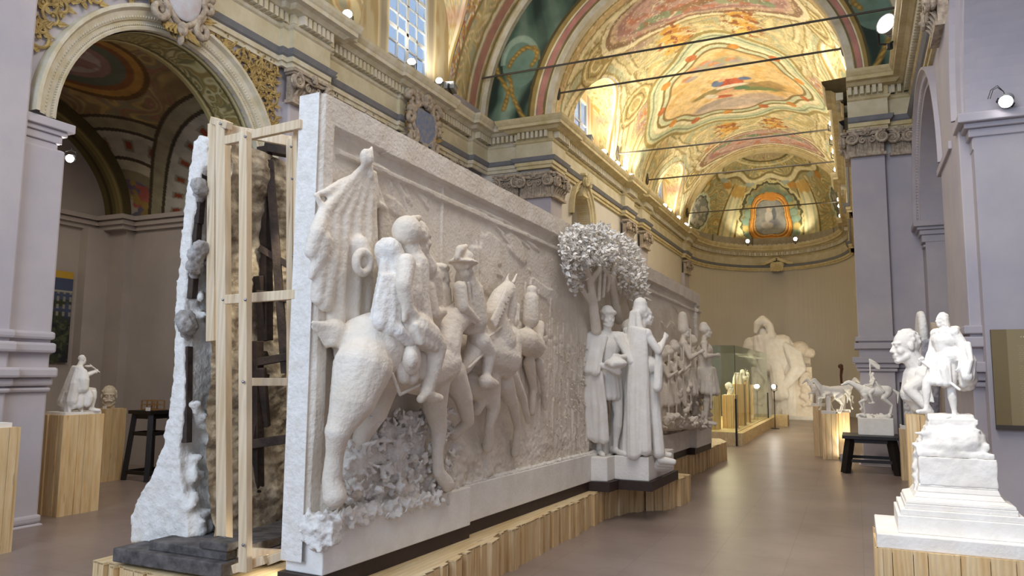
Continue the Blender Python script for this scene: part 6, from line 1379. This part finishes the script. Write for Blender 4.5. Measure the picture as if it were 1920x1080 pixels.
horse(s, T, dict(nm=(0, .92, 1.62), poll=(0, 1.2, 1.78), muz=(0, 1.55, 1.62), cl=(-.14, .75, .72), gl=(-.14, .62, .45), vl=(-.14, .7, .38), t1=(0, -1.15, 1.2)), 2)
s.skin('horse', 'plaster', r, .009, 1, .004, .02)
s = S(); T2 = Tm((bx0+.0, 14.25, .93+.09), PI/2+.1, .33); person(s, T2, dict(pel=(0, 0, 1.1), wai=(0, 0, 1.25), che=(0, .02, 1.45), nek=(0, 0, 1.62), hd=(0, .03, 1.78), sl=(-.2, 0, 1.57), sr=(.2, 0, 1.57), el=(-.3, .1, 1.3), wl=(-.2, .35, 1.3), er=(.32, -.05, 1.35), wr=(.3, .1, 1.75), hl=(-.16, 0, 1.05), hr=(.16, 0, 1.05), kl=(-.36, .25, .85), kr=(.36, .25, .85), al=(-.36, .1, .4), ar=(.36, .1, .4), tl=(-.38, .3, .36), tr=(.38, .3, .36)), bulk=1.25)
s.k = .38; X = lambda a, b_, c: T2 @ Vector((a, b_, c)); s.cap(X(.3, .1, 1.6), X(.3, .1, 2.6), .035); s.folds([X(.3, .1, 2.6), X(.3, .05, 2.4)], [X(.3, -.35, 2.3), X(.3, -.3, 2.1)], 4, .06, .05, 2); s.folds([X(-.2, -.05, 1.55), X(.2, -.05, 1.55)], [X(-.35, -.4, .95), X(.35, -.4, .95)], 8, .05, .06, 4, .02)
s.skin('rider', 'plaster', r, .008, 1, .003, .02)
light('SPOT', (-.9, 12.6, 3.6), 70, (1, .93, .8), (sx, 14.25, 1.2), .06, 40, .5)
# horse models on the pedestals
for i, (px, Y, z, lab, sc_, rz) in enumerate(((1557, 16.1, .86, 'pale plaster model of a prancing horse on the middle pedestal by the right pier', .3, 1.9), (1585, 16.5, .88, 'greyish plaster model of horses on the rightmost of the three pedestals', .3, -1.2), (1538, 16.6, .98, 'small plaster horse model on the leftmost of the three pedestals', .24, 1.4))):
    x0 = pp(px, Y); r = obj_root('horse_model', (x0, Y, z), lab, 'horse model'); t = MB(); t.box(x0-.13, x0+.13, Y-.12, Y+.12, z, z+.05); t.build('plinth', 'plaster', r)
    s = S(); horse(s, Tm((x0, Y, z+.04), rz, sc_, .12), dict(cl=(-.14, .8, .8), gl=(-.14, .7, .5), vl=(-.14, .75, .42)), i); s.cap((x0, Y, z+.05), (x0, Y, z+.3), .04, .05)
    s.skin('horse', 'plaster', r, .011, 1, .006, .02)
t = MB(); x0 = pp(1583, 16.6); t.tube([(x0, 16.62, .88), (x0+.01, 16.62, 1.2), (x0, 16.62, 1.6), (x0+.02, 16.62, 1.75)], [.03, .02, .025, .035], 8); t.ell((x0, 16.62, 1.78), (.05, .04, .05)); tag(t.build('bronze_figurine', mat('brown_bronze', '5a3420', .4, .2, 30, metal=.5)), 'slender brown bronze figurine behind the horse models', 'figurine')
spot_lamp((pp(1582, 15.8), 15.8, .06), (.2, .5, 1), 'lit floor spotlight at the foot of the three pedestals', 25, (1, .95, .7), 1.1, bulb='bulbw', ang=100)

# ============================================================ GLASS CASE
gx0, gx1, gy0, gy1, gz = -4.3, -2.5, 17.8, 24.6, 2.25
r = obj_root('display_case', ((gx0+gx1)/2, (gy0+gy1)/2, 0), 'long greenish glass display case on a pine base in the choir', 'display case')
t = MB(); t.box(gx0, gx1-.02, gy0, gy1, 0, .3); t.box(gx1-.02, gx1+.12, gy0+.1, gy1+1.2, 0, .28); t.build('pine_base', 'pineflat', r)
for (a, b_) in (((gx1, gy0), (gx1, gy1)), ((gx0, gy0), (gx1, gy0)), ((gx0, gy0), (gx0, gy1)), ((gx0, gy1), (gx1, gy1))): t = MB(); t.beam((*a, .3+(gz-.3)/2), (*b_, .3+(gz-.3)/2), .014, gz-.3); t.build('glass_panel', 'glass', r)
t = MB(); t.box(gx0, gx1, gy0, gy1, gz, gz+.014); t.build('glass_top', 'glass', r)
for (x, y) in ((gx1, gy0), (gx0+1.1, gy0), (gx1, gy1)): t = MB(); t.box(x-.02, x+.02, y-.02, y+.02, 0, 1.05); t.build('corner_post', 'blackm', r)
for (x, y) in ((gx1, gy0), (gx0+1.1, gy0)): t = MB(); t.box(x-.006, x+.006, y-.006, y+.006, 1.05, gz); t.build('edge_seal', 'blackm', r)
CG = 'pine blocks inside the display case'
rr = random.Random(12)
items = [(-3.15, 18.6, 1.25, 'bust'), (-2.85, 19.3, 1.1, 'head'), (-2.8, 20.4, 1.35, 'group'), (-2.85, 21.8, 1.4, 'bust'), (-2.9, 23.2, 1.3, 'figure'), (-3.9, 18.4, 1.75, 'figure'), (-3.6, 20.2, 1.2, 'group')]
ords = ['nearest to the front glass', 'under the small white head, second from the front', 'third from the front glass', 'fourth from the front along the side glass', 'farthest along the side glass', 'tallest, at the left behind the front glass', 'in the back row behind the others']
kinds = dict(bust='small plaster bust', head='small white plaster head', group='small plaster figure group', figure='slender plaster statuette')
for i, (x, y, z, kd) in enumerate(items):
    pedestal(x-.16, x+.16, y-.2, y+.2, z, 'pine block in the display case, '+ords[i], i+30, .07, name='pine_block', group=CG, zb=.3)
    s = S(); 
    if kd == 'head': head(s, (x, y, z+.17), (1, -.6, 0), k=1.1, hair='short', seed=i); s.cap((x, y, z+.1), (x, y, z+.02), .05, .07)
    elif kd == 'bust': head(s, (x, y, z+.24), (1, -.8, 0), k=.8, hair='short', seed=i); s.cap((x, y, z+.18), (x, y, z+.1), .05, .1); s.cap((x-.08, y+.04, z+.1), (x+.08, y-.04, z+.1), .06); s.cap((x, y, z+.08), (x, y, z+.02), .06, .05)
    elif kd == 'group':
        for k_ in range(3): s.chain([(x-.09+.09*k_, y+.05*(k_ % 2), z+.02), (x-.08+.08*k_, y, z+.15), (x-.06+.07*k_, y, z+.22)], [.05, .045, .035]); s.ell((x-.05+.07*k_, y, z+.27), .035)
    else: person(s, Tm((x, y, z), 2.4, .24), dict(er=(.3, .1, 1.7), wr=(.2, .1, 2.0)))
    o = s.skin('plaster_statuette', 'plaster', None, .012, 1, .003, .03); o['label'] = kinds[kd]+' in the case, on block '+ords[i].replace('under the small white head, ', ''); o['category'] = 'statuette'
lp = spot_lamp((gx1+.25, gy1-.6, 1.25), (-.3, -1, -.1), 'dazzling spotlight beside the far end of the glass case', 5, HAL, 1.1, bulb='bulbw')
t = MB(); t.tube([(0, 0, -1.24), (0, 0, -.13)], .012, 8); t.lathe([(.12, -1.25), (.12, -1.235), (.02, -1.22)], n=16); link('stand', t.mesh('stand', 'blackm'), None, lp)
light('SPOT', (-3.0, 18.3, 2.2), 30, (1, .85, .55), (-3.0, 18.5, 0), .05, 100)
light('AREA', (-3.3, 21.5, 2.2), 60, (1, .85, .55), (-3.3, 21.5, 0), .5, sy=5)
t = MB(); t.box(-4.1, -3.6, 17.0, 17.5, 0, .95); tag(t.build('pine_pedestal', 'pine'), 'plain pine pedestal between the long relief and the glass case', 'pedestal')
s = S()
for i in range(5): s.chain([(-4.0+.08*i, 17.2, .97), (-3.98+.08*i, 17.25, 1.15+.05*(i % 2))], [.04, .03]); s.ell((-3.98+.08*i, 17.25, 1.2+.05*(i % 2)), .035)
o = s.skin('figure_group', 'plaster', None, .014, 1, .004, .03); tag(o, 'small plaster figure group on the plain pedestal before the glass case', 'statuette')
t = MB(); t.box(gx1+.04, gx1+.5, gy1+.7, gy1+1.3, 0, .34); tag(t.build('pine_step', 'pineflat'), 'low pine step past the far end of the glass case', 'platform')

# ============================================================ HOODED MONUMENT IN THE APSE
bY = 29.6; r = obj_root('hooded_monument', (-2.2, bY, 0), 'tall pale plaster monument of a hooded figure and carved block, in the apse', 'statue')
def h(px, py, Y=bY): return RY(px, py, Y)
t = MB(); a = h(1452, 785); b_ = h(1526, 785); t.box(a.x, b_.x, bY-.5, bY+.9, 0, .14); t.build('floor_slab', 'plaster', r, bevel=.01)
s = S(); t0 = h(1484, 700); t1 = h(1523, 700); s.box(t0.x, t1.x, bY-.2, bY+.6, .1, 1.9); s.box(t0.x-.3, t1.x-.05, bY+.1, bY+.7, 1.7, 2.55); s.ell(h(1500, 655), (.35, .3, .3)); s.cap(h(1478, 655), h(1520, 662), .22, .18)
for i in range(50): s.ell((rr.uniform(t0.x+.35, t1.x-.08), bY-.22, rr.uniform(.5, 1.75)), rr.uniform(.05, .12), None, 8, 6)
s.skin('carved_block', 'relief', r, .028, 2, .02, .08)
s = S(); s.ell(h(1434, 612, bY+.15), (.27, .25, .33)); s.chain([h(1417, 622, bY-.3), h(1420, 607, bY-.35), h(1430, 600, bY-.3), h(1442, 610, bY-.3), h(1447, 630, bY-.3)], [.08, .14, .17, .15, .14])
hc = h(1430, 624, bY-.1); head(s, hc, (-.35, -1, -.35), k=1.7, hair=None)
s.chain([h(1434, 630), h(1440, 650), h(1450, 680)], [.3, .5, .55]); s.cap(h(1412, 648), h(1468, 644), .32, .34); s.chain([h(1408, 645), h(1400, 662), h(1412, 680, bY-.3)], [.27, .2, .15])
s.folds([h(1402, 640), h(1420, 632, bY-.4), h(1442, 630, bY-.4)], [h(1402, 660), h(1425, 665, bY-.4), h(1448, 665, bY-.4)], 8, .1, .09, 2, .03)
s.folds([h(1440, 612, bY-.25), h(1452, 628, bY-.2)], [h(1452, 745, bY-.5), h(1475, 740, bY-.45)], 8, .1, .13, 4, .04)
s.folds([h(1455, 640, bY-.2), h(1492, 650, bY)], [h(1455, 782, bY-.3), h(1490, 782, bY-.1)], 13, .13, .14, 6, .06)
s.folds([h(1470, 645, bY-.3), h(1500, 662, bY-.2)], [h(1462, 735, bY-.5), h(1478, 720, bY-.4)], 7, .11, .1, 7, .05, mid=(.35, 0, 0))
s.folds([h(1408, 670, bY+.2), h(1450, 670, bY+.2)], [h(1415, 782, bY+.2), h(1455, 782, bY+.1)], 9, .12, .14, 8, .05); s.cap(h(1460, 770, bY-.5), h(1458, 782, bY-.5), .12, .14)
s.skin('hooded_figure', 'plaster', r, .024, 2, .012, .06)
light('SPOT', (-.6, 26.5, .5), 115, (1, .88, .66), (-1.4, 31.5, 2.4), .1, 80, .8)
# info panel on the right
yw = 8.3*1.07; r = obj_root('info_panel', (1.5, yw-.04, 1.5), 'tan text panel hanging on the grey wall at the right edge', 'panel'); a = RY(1857, 618, yw-.05); b_ = RY(1857, 805, yw-.05); W_ = .95
t = MB(); t.box(a.x, a.x+W_, yw-.05, yw-.005, b_.z, a.z); t.build('board', mat('dark_panel_edge', '4a4038', .6), r)
nu = 140; U, V = np.meshgrid(np.linspace(0, W_, nu), np.linspace(0, a.z-b_.z, nu)); P = Paint(U, V, 'a08d64'); P.put((U < .13)*1.0, '86734a'); Hh = a.z-b_.z; P.put((np.abs(V-Hh+.075) < .008)*(U > .25)*(U < .8)*(np.sin(U*160) > -.6), 'd8cdb0')
for i in range(34): P.put((np.abs(V-Hh+.16+i*.022) < .0035)*(U > .22)*(U < .9)*(np.sin(U*230+i*3) > -.7), 'b7a780', .7)
P.put((V < .045)*1.0, '4a4038'); grid_mesh('printed_sheet', np.stack([a.x+U, np.full(U.shape, yw-.055), b_.z+V], -1)-np.array(r.location), P.c, 'print', r, smooth=False)
# spotlights on the imposts
spot_lamp(RY(1885, 192, yw-.1)+Vector((0, -.05, 0)), (-.25, -.8, -.5), 'lit spotlight on the near right impost, above the text panel', 30, HAL, 1.0, bulb='bulbw', yoke=(0, 1, 0))
spot_lamp(RY(1786, 424, 14.7), (-.2, -.8, -.3), 'lit spotlight on the far right impost ledge', 40, HAL, 1.0, bulb='bulbw', yoke=(0, 1, 0))
spot_lamp(RY(132, 297, 5.5), (.6, -.7, -.3), 'small lit spotlight hanging under the left impost', 25, HAL, .7, bulb='bulbw', yoke=(0, 0, 1))
t = MB(); a = RY(1852, 186, yw-.12)
for k_ in range(2): t.tube([a+Vector((.02*k_, 0, 0)), a+Vector((.03+.02*k_, 0, .09)), a+Vector((.09, 0, .13-.02*k_)), a+Vector((.14, 0, .06)), a+Vector((.15, 0, 0))], .004, 6)
tag(t.build('lamp_cable', 'blackm'), 'thin looping cable behind the near right impost spotlight', 'cable')
t = MB(); a = zray(1228, 902, .345); t.box(a[0]-.03, a[0]+.03, a[1]-.005, a[1]+.005, .343, .42); tag(t.build('label_card', 'white'), 'small white card on the platform rim below the draped figure', 'label card')
